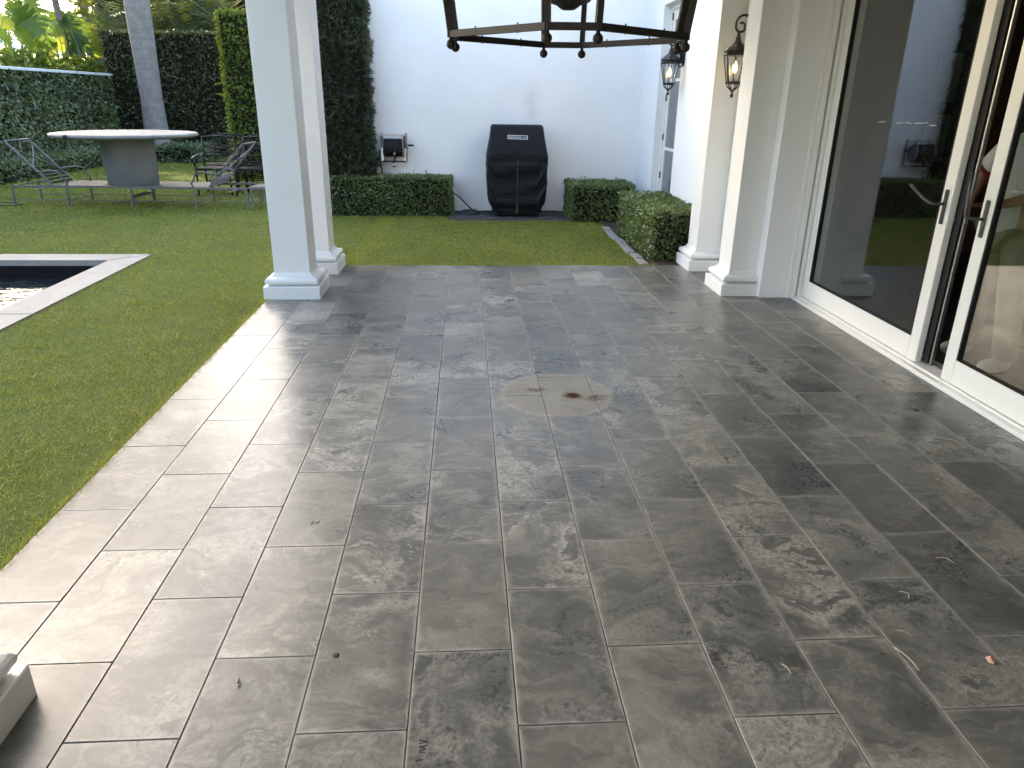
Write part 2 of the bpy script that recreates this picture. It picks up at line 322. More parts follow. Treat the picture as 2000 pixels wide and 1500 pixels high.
    b.inputs['Base Color'].default_value = (1, 0.75, 0.4, 1); b.inputs['Emission Color'].default_value = (1.0, 0.62, 0.20, 1)
    b.inputs['Emission Strength'].default_value = 2.6; MAT['flame'] = m
    MAT['candle'] = surf('ivory_candle_sleeve', (0.60, 0.56, 0.48), 0.6, var=0.1)
build_materials()

# ------------------------------------------------------------------ mesh helpers
class MB:
    """collects geometry; build() links it as ONE mesh object"""
    def __init__(s): s.v = []; s.f = []; s.sm = []
    def add(s, vs, fs, smooth=False):
        o = len(s.v); s.v += [tuple(x) for x in vs]; s.f += [tuple(i+o for i in f) for f in fs]; s.sm += [smooth]*len(fs); return s
    def box(s, a, b, bev=0.0, M=None):
        x0, y0, z0 = a; x1, y1, z1 = b
        if bev > 0:
            bm = bmesh.new(); bmesh.ops.create_cube(bm, size=1)
            for v in bm.verts: v.co = Vector(((x0+x1)/2+v.co.x*(x1-x0), (y0+y1)/2+v.co.y*(y1-y0), (z0+z1)/2+v.co.z*(z1-z0)))
            bmesh.ops.bevel(bm, geom=bm.edges[:], offset=bev, segments=1, profile=0.5, affect='EDGES')
            bm.verts.index_update()
            vs = [v.co.copy() for v in bm.verts]; fs = [[v.index for v in f.verts] for f in bm.faces]; bm.free()
        else:
            vs = [Vector(p) for p in ((x0,y0,z0),(x1,y0,z0),(x1,y1,z0),(x0,y1,z0),(x0,y0,z1),(x1,y0,z1),(x1,y1,z1),(x0,y1,z1))]
            fs = [(0,3,2,1),(4,5,6,7),(0,1,5,4),(1,2,6,5),(2,3,7,6),(3,0,4,7)]
        if M is not None: vs = [M @ v for v in vs]
        return s.add(vs, fs)
    def tube(s, pts, r, n=8, cap=True, smooth=True, flat=None):
        pts = [Vector(p) for p in pts]; L = len(pts)
        rs = r if isinstance(r, (list, tuple)) else [r]*L
        t0 = (pts[1]-pts[0]).normalized()
        up = Vector((0,0,1)) if abs(t0.z) < 0.9 else Vector((1,0,0))
        a = t0.cross(up).normalized(); vs = []
        for i, p in enumerate(pts):
            t = (pts[min(i+1, L-1)]-pts[max(i-1, 0)]).normalized()
            a = (a - t*a.dot(t)).normalized(); b_ = t.cross(a)
            for k in range(n):
                an = 2*math.pi*(k+0.5)/n
                fx = 1.0 if flat is None else flat
                vs.append(p + (a*math.cos(an) + b_*math.sin(an)*fx)*rs[i])
        fs = []
        for i in range(L-1):
            for k in range(n):
                fs.append((i*n+k, i*n+(k+1) % n, (i+1)*n+(k+1) % n, (i+1)*n+k))
        if cap: fs += [tuple(range(n-1, -1, -1)), tuple(range((L-1)*n, L*n))]
        return s.add(vs, fs, smooth)
    def bar(s, p, q, wd, ht=None, up=(0,0,1)):
        """square bar from p to q"""
        p, q = Vector(p), Vector(q); t = (q-p).normalized(); u = Vector(up)
        if abs(t.dot(u)) > 0.95: u = Vector((1,0,0))
        a = t.cross(u).normalized()*wd/2; b_ = a.cross(t).normalized()*(ht or wd)/2
        vs = [p-a-b_, p+a-b_, p+a+b_, p-a+b_, q-a-b_, q+a-b_, q+a+b_, q-a+b_]
        return s.add(vs, [(0,1,2,3),(7,6,5,4),(0,4,5,1),(1,5,6,2),(2,6,7,3),(3,7,4,0)])
    def lathe(s, prof, n=24, c=(0,0,0), rot=0.0, smooth=True, M=None):
        vs = []; L = len(prof)
        for r, z in prof:
            for k in range(n):
                a = rot + 2*math.pi*k/n; p = Vector((c[0]+r*math.cos(a), c[1]+r*math.sin(a), c[2]+z)); vs.append(M @ p if M is not None else p)
        fs = [(i*n+k, i*n+(k+1) % n, (i+1)*n+(k+1) % n, (i+1)*n+k) for i in range(L-1) for k in range(n)]
        fs += [tuple(range(n-1, -1, -1)), tuple(range((L-1)*n, L*n))]
        return s.add(vs, fs, smooth)
    def sq(s, prof, c=(0,0), smooth=False):
        """square-plan moulding: prof = [(half width, z)]"""
        vs = []
        for h, z in prof: vs += [(c[0]-h,c[1]-h,z),(c[0]+h,c[1]-h,z),(c[0]+h,c[1]+h,z),(c[0]-h,c[1]+h,z)]
        L = len(prof)
        fs = [(i*4+k, i*4+(k+1) % 4, i*4+4+(k+1) % 4, i*4+4+k) for i in range(L-1) for k in range(4)]
        return s.add(vs, fs+[(3,2,1,0), tuple(range(L*4-4, L*4))])
    def ball(s, c, r, n=12, sc=(1,1,1)):
        prof = [(max(1e-4, r*math.sin(math.pi*i/(n//2))), -r*math.cos(math.pi*i/(n//2))) for i in range(n//2+1)]
        vs = []
        for q, z in prof:
            for k in range(n): a = 2*math.pi*k/n; vs.append((c[0]+q*math.cos(a)*sc[0], c[1]+q*math.sin(a)*sc[1], c[2]+z*sc[2]))
        return s.add(vs, [(i*n+k, i*n+(k+1) % n, (i+1)*n+(k+1) % n, (i+1)*n+k) for i in range(n//2) for k in range(n)], True)
    def mesh(s, name, mat):
        me = bpy.data.meshes.new(name); me.from_pydata(s.v, [], s.f)
        if mat: me.materials.append(MAT[mat] if isinstance(mat, str) else mat)
        if any(s.sm): me.polygons.foreach_set('use_smooth', s.sm)
        me.update(); return me
    def build(s, name, mat, parent=None, loc=None, kind=None):
        o = bpy.data.objects.new(name, s.mesh(name, mat)); COL.objects.link(o)
        if parent is not None: o.parent = parent
        if loc is not None: o.location = loc
        if kind: o['kind'] = kind
        return o
def tag(o, label, cat, group=None):
    o['label'] = label; o['category'] = cat
    if group: o['group'] = group
    return o
def thing(name, label, cat, loc=(0,0,0), rz=0.0, group=None):
    o = bpy.data.objects.new(name, None); COL.objects.link(o); o.location = loc; o.rotation_euler = (0,0,rz)
    o.empty_display_size = 0.1
    return tag(o, label, cat, group)
def structure(o): o['kind'] = 'structure'; return o
def copy_tree(root, loc, rz, label, group=None):
    def cp_(o, par):
        c = o.copy(); COL.objects.link(c); c.parent = par
        for ch in o.children: cp_(ch, c)
        return c
    c = cp_(root, None); c.location = loc; c.rotation_euler = (0,0,rz); c['label'] = label
    if group: c['group'] = group
    return c
def arc(fn, n): return [fn(i/(n-1)) for i in range(n)]
def bez(p0, p1, p2, p3, n=10):
    p0, p1, p2, p3 = map(Vector, (p0, p1, p2, p3))
    return [p0*(1-t)**3+p1*3*t*(1-t)**2+p2*3*t*t*(1-t)+p3*t**3 for t in [i/(n-1) for i in range(n)]]

def np_mesh(name, V, nper, mat, rnd=None, smooth=False, parent=None, loc=None, kind='stuff'):
    """V: (n, nper, 3) one polygon per element"""
    n = V.shape[0]; me = bpy.data.meshes.new(name)
    me.vertices.add(n*nper); me.vertices.foreach_set('co', V.reshape(-1).astype(np.float32))
    me.loops.add(n*nper); me.loops.foreach_set('vertex_index', np.arange(n*nper, dtype=np.int32))
    me.polygons.add(n); me.polygons.foreach_set('loop_start', np.arange(0, n*nper, nper, dtype=np.int32))
    me.update(calc_edges=True)
    if rnd is None: rnd = rng.random(n)
    at = me.attributes.new('rnd', 'FLOAT', 'POINT'); at.data.foreach_set('value', np.repeat(rnd, nper).astype(np.float32))
    me.materials.append(MAT[mat])
    o = bpy.data.objects.new(name, me); COL.objects.link(o)
    if parent is not None: o.parent = parent
    if loc is not None: o.location = loc
    if kind: o['kind'] = kind
    return o
def unit(a): return a/np.maximum(np.linalg.norm(a, axis=1, keepdims=True), 1e-9)
def leaves(P, D, NRM, L, W, fold=0.15):
    """kite leaves: base P, direction D, face normal NRM, length L, width W"""
    D = unit(D); Sd = unit(np.cross(D, NRM)); Nn = np.cross(Sd, D)
    L = np.asarray(L).reshape(-1,1)*np.ones((len(P),1)); W = np.asarray(W).reshape(-1,1)*np.ones((len(P),1))
    mid = P + D*L*0.45
    V = np.stack([P, mid + Sd*W*0.5 + Nn*W*fold, P + D*L - Nn*L*0.08, mid - Sd*W*0.5 + Nn*W*fold], 1)
    return V
def box_surface(a, b, n, faces='xXyYZ', lump=0.03):
    a = np.array(a, float); b = np.array(b, float); d = b-a
    ar = {'x': d[1]*d[2], 'X': d[1]*d[2], 'y': d[0]*d[2], 'Y': d[0]*d[2], 'Z': d[0]*d[1]}
    tot = sum(ar[f] for f in faces); P = []; Nr = []
    for f in faces:
        k = max(1, int(n*ar[f]/tot)); p = a + rng.random((k,3))*d; ax = 'xyz'.index(f.lower()); hi = f.isupper()
        p[:,ax] = b[ax] if hi else a[ax]; q = np.zeros((k,3)); q[:,ax] = 1 if hi else -1
        P.append(p); Nr.append(q)
    P = np.concatenate(P); Nr = np.concatenate(Nr)
    ph = rng.random(6)*6.28
    lum = (np.sin(P[:,0]*7+ph[0])+np.sin(P[:,1]*6.3+ph[1])+np.sin(P[:,2]*8+ph[2])+np.sin(P[:,0]*17+P[:,2]*13+ph[3])+np.sin(P[:,1]*19-P[:,2]*15+ph[4]))/5
    return P + Nr*(lum*lump)[:,None], Nr
def clump_rnd(P, s=1.0):
    ph = rng.random(4)*6.28
    c = 0.5+0.22*np.sin(P[:,0]*5*s+ph[0]+2*np.sin(P[:,2]*3*s))+0.2*np.sin(P[:,2]*6*s+P[:,1]*4*s+ph[1])
    return np.clip(c*0.6+rng.random(len(P))*0.55-0.08, 0, 1)
def hedge_box(name, label, cat, a, b, n, L, mat, faces='xXyYZ', lump=0.03, depth=0.05, group=None, aspect=0.55, inset=0.05, out=0.7, parent=None, edge_fuzz=0.0):
    c = Vector(((a[0]+b[0])/2, (a[1]+b[1])/2, a[2]))
    t = thing(name, label, cat, c, group=group) if parent is None else parent
    la = (a[0]-c.x, a[1]-c.y, 0); lb = (b[0]-c.x, b[1]-c.y, b[2]-a[2])
    MB().box((la[0]+inset, la[1]+inset, 0), (lb[0]-inset, lb[1]-inset, lb[2]-inset)).build('inner_twigs', 'twigs', t)
    P, Nr = box_surface(la, lb, n, faces, lump)
    P = P - Nr*(rng.random((len(P),1))**1.5*depth)
    D = unit(Nr*out + rng.normal(size=P.shape)*0.75 + np.array([0,0,0.25]))
    NN = unit(Nr + rng.normal(size=P.shape)*0.6 + np.array([0, 0, 0.4]))
    s = rng.uniform(0.65, 1.25, len(P))*L
    P[:,2] = np.maximum(P[:,2], 0.01)
    np_mesh('foliage', leaves(P, D, NN, s, s*aspect), 4, mat, clump_rnd(P), parent=t)
    k = max(20, n//220); i = rng.integers(0, len(P), k); Q = np.repeat(P[i], 6, 0); q = np.repeat(Nr[i], 6, 0)
    ax_ = unit(q+np.repeat(rng.normal(size=(k, 3))*.35, 6, 0)); Q = Q+ax_*(np.tile(np.arange(6), k)*L*.42)[:, None]
    np_mesh('stray_shoots', leaves(Q, unit(ax_+rng.normal(size=Q.shape)*.8), unit(rng.normal(size=Q.shape)), L*.95, L*.5), 4, mat, rng.uniform(.6, 1, len(Q)), parent=t)
    return t

# ------------------------------------------------------------------ ground, lawn, pool
PX0, PX1, PY1 = -1.697, 2.885, 7.49        # patio: lawn edge, door sill, far edge
PYN = -3.4
POOL = (-7.4, -3.39, -2.0, 8.02)           # outer coping rectangle x0 x1 y0 y1
def ground():
    xs = [-90, POOL[0]+0.02, POOL[1]-0.02, 90]; ys = [-60, POOL[2]+0.02, POOL[3]-0.02, 120]
    vs = [(x, y, -0.012) for y in ys for x in xs]
    fs = [(j*4+i, j*4+i+1, j*4+5+i, j*4+4+i) for j in range(3) for i in range(3) if not (i == 1 and j == 1)]
    structure(MB().add(vs, fs).build('lawn', 'lawn'))
ground()

def grass():
    def ok(x, y):
        k = ~((x > PX0-0.012) & (x < 9) & (y < PY1+0.012))
        k &= ~((x > POOL[0]) & (x < POOL[1]+0.01) & (y > POOL[2]) & (y < POOL[3]+0.01))
        k &= ~((x > -0.26) & (x < 1.58) & (y > 10.53)); k &= ~((x > -2.1) & (x < -0.2) & (y > 10.9)); k &= (y < 11.0) | (x < -1.9)
        k &= ~((x > 1.9) & (y > 7.4)); k &= ~((x > 1.5) & (y > 10.4)); k &= ~((x > -8.6+0.0) & False)
        return k
    zones = [(-3.45, -1.60, 1.2, 5.0, 7500, 0.0042, 0.019), (-3.6, -1.1, 5.0, 8.1, 7000, 0.0040, 0.020), (-5.4, -1.0, 8.0, 11.0, 3800, 0.0052, 0.022),
             (-1.25, 2.05, 7.5, 10.95, 4200, 0.0048, 0.021), (-8.9, -1.9, 11.0, 14.5, 1500, 0.009, 0.028), (-9.2, -3.0, 14.5, 21.5, 700, 0.014, 0.032), (-9.0, -5.4, 8.0, 11.0, 1300, 0.008, 0.026)]
    Vs = []; Rn = []
    for x0, x1, y0, y1, dens, wd, ht in zones:
        n = int((x1-x0)*(y1-y0)*dens); x = rng.uniform(x0, x1, n); y = rng.uniform(y0, y1, n); k = ok(x, y); x, y = x[k], y[k]; n = len(x)
        a = rng.uniform(0, 6.283, n); h = ht*rng.uniform(0.5, 1.3, n)*(1+.35*np.sin(x*9+np.sin(y*7)*2)*np.sin(y*11+1.3*np.sin(x*6))); lean = rng.normal(0, 0.95, (n, 2))*h[:,None]
        P = np.stack([x, y, np.full(n, -0.014)], 1)
        dx = np.stack([np.cos(a), np.sin(a), np.zeros(n)], 1)*wd*0.5*rng.uniform(0.7, 1.4, (n,1))
        tip = P + np.concatenate([lean, h[:,None]], 1)
        Vs.append(np.stack([P-dx, P+dx, tip], 1)); Rn.append(rng.random(n))
    o = np_mesh('lawn_grass', np.concatenate(Vs), 3, 'grass', np.concatenate(Rn))
    tag(o, 'short clipped green lawn grass around the pool and patio', 'grass')
    # a few long stray clippings and edge tufts
    n = 9000
    x = np.concatenate([np.full(n//2, PX0-0.015)+rng.normal(0, 0.012, n//2), rng.uniform(-1.2, 2.0, n//2)])
    y = np.concatenate([rng.uniform(0.6, 6.1, n//2), np.full(n//2, PY1+0.015)+rng.normal(0, 0.012, n//2)])
    P = np.stack([x, y, np.full(n, -0.014)], 1); a = rng.uniform(0, 6.283, n)
    dx = np.stack([np.cos(a), np.sin(a), np.zeros(n)], 1)*0.002
    tip = P + np.stack([rng.normal(0, 0.016, n)+np.where(np.arange(n) < n//2, .012, 0), rng.normal(0, 0.016, n)-np.where(np.arange(n) < n//2, 0, .010), rng.uniform(0.012, 0.042, n)], 1)
    o = np_mesh('grass_edge', np.stack([P-dx, P+dx, tip], 1), 3, 'grass', rng.uniform(0.4, 1.0, n))
    tag(o, 'ragged grass fringe along the slate patio edges', 'grass')
grass()

def pool():
    x0, x1, y0, y1 = POOL; cw = 0.315
    t = thing('swimming_pool', 'dark lined swimming pool with pale stone coping in the lawn', 'pool', ((x0+x1)/2, (y0+y1)/2, 0))
    c = t.location
    m = MB(); zi = -1.4
    ix0, ix1, iy0, iy1 = x0+cw+0.02, x1-cw-0.02, y0+cw+0.02, y1-cw-0.02
    L = lambda x, y, z: (x-c.x, y-c.y, z)
    for a, b in (((x0+.03, y0+.03, zi), (x1-.03, iy0, -0.06)), ((x0+.03, iy1, zi), (x1-.03, y1-.03, -0.06)), ((x0+.03, iy0, zi), (ix0, iy1, -0.06)), ((ix1, iy0, zi), (x1-.03, iy1, -0.06)), ((ix0, iy0, zi-.1), (ix1, iy1, zi))):
        m.box(L(*a), L(*b))
    m.build('basin', 'pool_tile', t)
    # coping stones, mitred at the corner
    def stone(p4):
        g = MB(); b_ = 0.006
        top = [Vector((p[0]-c.x, p[1]-c.y, 0.004)) for p in p4]; cen = sum(top, Vector())/4
        ins = [p+(cen-p).normalized()*b_*1.4 for p in top]
        vs = [(p.x, p.y, -0.056) for p in top]+[(p.x, p.y, -0.004) for p in top]+[(p.x, p.y, 0.004) for p in ins]
        fs = [(3,2,1,0), (8,9,10,11)]+[(k, (k+1) % 4, 4+(k+1) % 4, 4+k) for k in range(4)]+[(4+k, 4+(k+1) % 4, 8+(k+1) % 4, 8+k) for k in range(4)]
        g.add(vs, fs).build('coping_stone', 'coping', t)
    g_ = 0.003
    ys = [y1, 5.68, 3.35, 1.02, -1.31, y0]
    for i in range(5):
        a, b = ys[i], ys[i+1]
        A = (x1, a-g_) if i else (x1, a-g_*2); B = (x1-cw, a-g_) if i else (x1-cw, a-cw-g_*2)
        stone([(x1-cw, b+g_), (x1, b+g_), A, B])
    xs = [x1, -4.95, -6.3, x0]
    for i in range(3):
        a, b = xs[i], xs[i+1]
        stone([(b+g_, y1-cw), (a-g_-(cw+.004 if i == 0 else 0), y1-cw), (a-g_*2, y1), (b+g_, y1)])
    for i in range(4): stone([(x0, ys[i+1]+g_), (x0+cw, ys[i+1]+g_), (x0+cw, (ys[i] if i else y1-cw)-g_), (x0, (ys[i] if i else y1-cw)-g_)])
    wtr = MB(); wtr.add([L(ix0+.001, iy0+.001, -0.17), L(ix1-.001, iy0+.001, -0.17), L(ix1-.001, iy1-.001, -0.17), L(ix0+.001, iy1-.001, -0.17)], [(0,1,2,3)])
    structure(wtr.build('water', 'water', None, c))
pool()

# ------------------------------------------------------------------ patio of slate tiles
TW, TL = 0.3048, 0.598
def tile_mesh(w_, l_, name='tile', th=0.02, ch=0.0006):
    hx, hy = w_/2, l_/2
    ring = lambda h, k, z: [(-h, -k, z), (h, -k, z), (h, k, z), (-h, k, z)]
    vs = ring(hx, hy, -th)+ring(hx, hy, -ch)+ring(hx-ch*1.3, hy-ch*1.3, 0)
    fs = [(k, (k+1) % 4, 4+(k+1) % 4, 4+k) for k in range(4)]+[(4+k, 4+(k+1) % 4, 8+(k+1) % 4, 8+k) for k in range(4)]+[(8,9,10,11)]
    return MB().add(vs, fs).mesh(name, 'slate')
def patio():
    base = structure(MB().box((PX0, PYN, -0.14), (PX1+0.25, PY1, -0.0035)).build('patio', 'grout'))
    gap = 0.0024; full = tile_mesh(TW-gap*2, TL-gap*2); cache = {}
    for k in range(-7, 8):
        xa = (k+1.43168)*TW; xb = xa+TW
        y = (1.816 if k % 2 == 0 else 1.517)
        while y > PYN: y -= TL
        while y < PY1:
            ya, yb = max(y, PYN), min(y+TL, PY1)
            if yb-ya > 0.05:
                xs0, xs1 = max(xa, PX0), min(xb, PX1)
                w_, l_ = xs1-xs0, yb-ya
                if abs(w_-TW) < 1e-4 and abs(l_-TL) < 1e-4: me = full
                else:
                    key = (round(w_, 3), round(l_, 3))
                    if key not in cache: cache[key] = tile_mesh(w_-gap*2, l_-gap*2)
                    me = cache[key]
                o = bpy.data.objects.new('tile', me); COL.objects.link(o); o.parent = base
                o.location = ((xs0+xs1)/2, (ya+yb)/2, random.uniform(-0.0008, 0.0008))
                o.rotation_euler = (random.gauss(0, 0.0011), random.gauss(0, 0.0016), random.gauss(0, 0.0007)+(math.pi if random.random() < .5 else 0))
            y += TL
    # slate pad under the grill
    pad = structure(MB().box((-0.25, 10.53, -0.12), (1.56, 11.4, 0.002)).build('grill_pad', 'grout'))
    for i in range(3):
        for j in range(2):
            a = (-0.25+i*0.603, 10.53+j*0.435)
            me = tile_mesh(0.598, 0.43, 'pad_tile'); me.materials.clear(); me.materials.append(MAT['pad_slate']); o = bpy.data.objects.new('tile', me); COL.objects.link(o); o.parent = pad
            o.location = (a[0]+0.3, a[1]+0.2175, 0.0075); o.rotation_euler = (0, 0, 0)
patio()

# ------------------------------------------------------------------ house
WX = 2.6; BWY = 11.4; TOPZ = 4.6
def house():
    t = thing('house', 'white rendered house with covered slate patio and sliding glass doors', 'house', (WX, 7.0, 0))
    c = t.location
    def part(name, mat, *boxes, bev=0.0, parent=None):
        m = MB()
        for a, b in boxes: m.box((a[0]-c.x, a[1]-c.y, a[2]), (b[0]-c.x, b[1]-c.y, b[2]), bev)
        return m.build(name, mat, parent or t)
    part('garden_wall', 'plaster', ((-2.45, BWY, -0.1), (WX, BWY+0.3, TOPZ)))
    # side wall with a recessed glazed door
    d0, d1, dz = 9.36, 10.40, 2.78
    sw = part('side_wall', 'plaster', ((WX, 6.15, -0.1), (WX+0.32, d0, TOPZ)), ((WX, d1, -0.1), (WX+0.32, BWY+0.3, TOPZ)), ((WX, d0, dz), (WX+0.32, d1, TOPZ)))
    part('door_head_wall', 'plaster', ((WX, -3.4, 2.74), (WX+0.32, 6.15, TOPZ)))
    part('rear_wall', 'plaster', ((-1.7, -3.75, -0.1), (9.0, -3.4, TOPZ)))
    part('ceiling', 'paint', ((-1.72, -3.4, 3.0), (WX, 7.62, 3.06)))
    part('roof', 'plaster', ((-1.85, -3.75, 3.06), (WX-.002, 7.7, 3.16)))
    part('beam', 'paint', ((-1.66, -3.4, 2.75), (-1.32, 7.56, 3.0)), ((-1.32, 7.24, 2.75), (WX, 7.56, 3.0)))
    # room behind the glass
    part('interior_floor', 'interior_floor', ((PX1+0.26, -3.4, -0.12), (8.6, 8.2, 0.0)))
    part('interior_wall', 'interior_wall', ((2.92, 8.2, 0), (8.8, 8.35, 3.0)), ((8.6, -3.4, 0), (8.75, 8.2, 3.0)), ((2.93, 6.3, 0), (2.96, 8.2, 3.0)))
    part('interior_ceiling', 'interior_ceiling', ((2.93, -3.4, 2.95), (8.6, 8.2, 3.05)))
    part('hall_wall', 'interior_wall', ((4.6, 8.35, 0), (4.7, 11.7, 3.0)), ((2.93, 8.36, 2.95), (4.6, 11.7, 3.0)), ((2.93, 11.7, 0), (4.6, 11.75, 3.0)))
    part('hall_floor', 'interior_floor', ((2.92, 8.35, -0.1), (4.6, 11.7, -0.002)))
    # door frame, jamb mouldings, sill track
    fr = part('door_jamb', 'door_paint', ((2.846, 6.128, 0), (2.874, 6.1495, 2.72)), ((2.874, 6.118, 0), (2.918, 6.1495, 2.72)), bev=0.003)
    part('door_jamb', 'door_paint', ((2.93, 6.085, 0), (3.10, 6.149, 2.72)), bev=0.003)
    part('door_head', 'door_paint', ((2.90, -3.4, 2.68), (3.10, 6.085, 2.738)))
    part('door_sill', 'door_paint', ((PX1, -3.4, -0.05), (PX1+0.045, 6.128, 0.022)), bev=0.004)
    part('sill_track', 'door_paint', ((PX1+0.047, -3.4, -0.05), (3.12, 6.085, 0.032)), bev=0.003)
    part('track_rail', 'steel', ((3.025, -3.4, 0.032), (3.032, 6.085, 0.044)))
    for z in (0.42, 1.05, 1.75): MB().lathe([(0.004, 0), (0.004, 0.004)], 10, (2.905-c.x, 6.118-c.y, z), M=None).build('screw_head', 'handle', t)
    # side door: frame, leaf stiles, panes, hinges
    part('side_door_frame', 'door_paint', ((WX+0.10, d0, 0), (WX+0.17, d0+0.06, dz)), ((WX+0.10, d1-0.06, 0), (WX+0.17, d1, dz)), ((WX+0.10, d0+.06, dz-0.06), (WX+0.17, d1-.06, dz)), bev=0.003)
    sd = part('side_door', 'door_paint', ((WX+0.115, d0+.065, 0.02), (WX+0.155, d0+.16, dz-.065)), ((WX+0.115, d1-.16, 0.02), (WX+0.155, d1-.065, dz-.065)), ((WX+0.115, d0+.16, 0.02), (WX+0.155, d1-.16, 0.2)), ((WX+0.115, d0+.16, dz-.18), (WX+0.155, d1-.16, dz-.065)), ((WX+0.118, d0+.16, 1.0), (WX+0.152, d1-.16, 1.035)), ((WX+0.118, d0+.16, 1.86), (WX+0.152, d1-.16, 1.895)))
    for za, zb in ((0.2, 1.0), (1.035, 1.86), (1.895, dz-.18)): part('pane', 'glass', ((WX+0.131, d0+.161, za+.001), (WX+0.137, d1-.161, zb-.001)), parent=sd)
    for z in (0.62, 1.12, 1.62, 2.12, 2.6): part('hinge', 'handle', ((WX+0.097, d1-.072, z), (WX+0.118, d1-.055, z+0.085)), parent=sd)
    return t
house()

# ------------------------------------------------------------------ columns
def tor(h, z0, z1, bulge, n=7):
    return [(h+bulge*math.sin(math.pi*i/(n-1))**0.8, z0+(z1-z0)*i/(n-1)) for i in range(n)]
def column(loc, label):
    t = thing('column', label, 'column', loc, group='square white columns of the covered patio')
    MB().box((-.2365, -.2365, -0.004), (.2365, .2365, 0.108), 0.004).build('plinth', 'paint', t)
    prof = [(.205, .1085), (.208, .111)]
    prof += [(0.172+0.050*math.cos(a), 0.146+0.036*math.sin(a)) for a in [R(-80+20*i) for i in range(9)]]
    prof += [(.170, .184), (.170, .190), (.163, .196), (.156, .206), (.152, .220)]
    MB().sq(prof).build('base_moulding', 'paint', t)
    m = MB().box((-.15, -.15, .219), (.15, .15, 2.61), 0.0025); m.build('shaft', 'paint', t)
    MB().sq([(.152, 2.609), (.165, 2.62), (.165, 2.64), (.18, 2.67), (.20, 2.69), (.20, 2.76)]).build('capital', 'paint', t)
    return t
colA = column((-1.484, 6.352, 0), 'front white square column at the far left patio corner, nearest the lawn camera side')
colA['label'] = 'white square column at the far left patio corner, nearer and larger of the pair'
copy_tree(colA, (-1.484, 7.30, 0), 0, 'white square column partly hidden behind the nearer column, at the lawn end of the patio')
copy_tree(colA, (-1.484, 1.463, 0), 0, 'white column whose plinth corner shows at the lower left of the photo')
copy_tree(colA, (2.504, 7.44, 0), 0, 'white column against the house wall beside the clipped box hedge')
copy_tree(colA, (2.504, 6.432, 0), 0, 'white column against the house wall next to the sliding glass doors')

# ------------------------------------------------------------------ sliding glass doors
def sliding_door(x, y0, y1, label, handle_end):
    """panel from y0 (near camera) to y1 (far); leading stile at handle_end"""
    t = thing('sliding_door', label, 'glass door', (x, (y0+y1)/2, 0.033), group='sliding patio doors')
    h0, h1 = y0-(y0+y1)/2, y1-(y0+y1)/2; H = 2.64; th = 0.045; sw = 0.10
    MB().box((-th/2, h1-sw, 0), (th/2, h1, H), 0.004).build('stile', 'door_paint', t)
    MB().box((-th/2, h0, 0), (th/2, h0+sw, H), 0.004).build('stile', 'door_paint', t)
    MB().box((-th/2+.0015, h0+sw, 0.002), (th/2-.0015, h1-sw, 0.152), 0.003).build('bottom_rail', 'door_paint', t)
    MB().box((-th/2+.0015, h0+sw, H-.12), (th/2-.0015, h1-sw, H-.002), 0.003).build('top_rail', 'door_paint', t)
    gk = MB()
    for a, b in (((-.021, h0+sw, .152), (.012, h0+sw+.012, H-.12)), ((-.021, h1-sw-.012, .152), (.012, h1-sw, H-.12)), ((-.021, h0+sw+.012, .152), (.012, h1-sw-.012, .160))): gk.box(a, b)
    gk.build('gasket', 'rubber', t)
    MB().box((-.006, h0+sw+.012, .160), (.0, h1-sw-.012, H-.12)).build('glass_pane', 'glass', t)
    return t
sd1 = sliding_door(2.975, 4.342, 6.08, 'far sliding glass door reflecting the white wall and hose reel', 'near')
sd2 = sliding_door(2.967, 2.28, 4.052, 'near sliding glass door at the right edge with a standing figure behind', 'far')
def lever(t, y, z, pts):
    hd = MB().box((-0.034, y-.016, z-.105), (-0.0225, y+.016, z+.105), 0.005).build('handle_plate', 'handle', t)
    MB().tube(pts, 0.0095, 10).build('handle_grip', 'handle', hd)
# far door: lever swung out towards the glass; near door: upright D pull
lever(sd1, -0.869+0.05, 1.0, bez((-.034, -.819, 1.02), (-.11, -.819, 1.015), (-.10, -.80, 1.01), (-.105, -.70, 1.045), 8)+[Vector((-.105, -.60, 1.085)), Vector((-.105, -.55, 1.105))])
lever(sd2, 0.886-0.05, 0.985, bez((-.034, .836, .985), (-.12, .836, .985), (-.125, .87, .985), (-.12, .875, 1.02), 8)+[Vector((-.12, .885, 1.12)), Vector((-.12, .89, 1.24))])
MB().box((-.062, -.80, .92), (-.060, -.79, .93)).build('latch', 'handle', sd1)
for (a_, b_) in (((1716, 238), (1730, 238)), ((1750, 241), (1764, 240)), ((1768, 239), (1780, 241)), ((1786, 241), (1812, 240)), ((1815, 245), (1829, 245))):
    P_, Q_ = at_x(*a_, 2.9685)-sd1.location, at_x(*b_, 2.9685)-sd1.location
    MB().bar(P_, Q_, .0006, .004).build('pale_dash', 'dash_white', sd1)  # short thin pale strips lying on the pane of the far door
# meeting stile weather strip between the doors
ws = tag(MB().box((3.0, 4.285, 0.045), (3.02, 4.338, 2.66)).build('weather_strip', 'rubber'), 'black rubber weather strip upright beside the far sliding door', 'door trim')
MB().box((2.988, 4.232, 0.0), (3.012, 4.246, 2.615), 0.002).build('aluminium_edge', 'steel', ws, loc=(0, 0, 0.045))

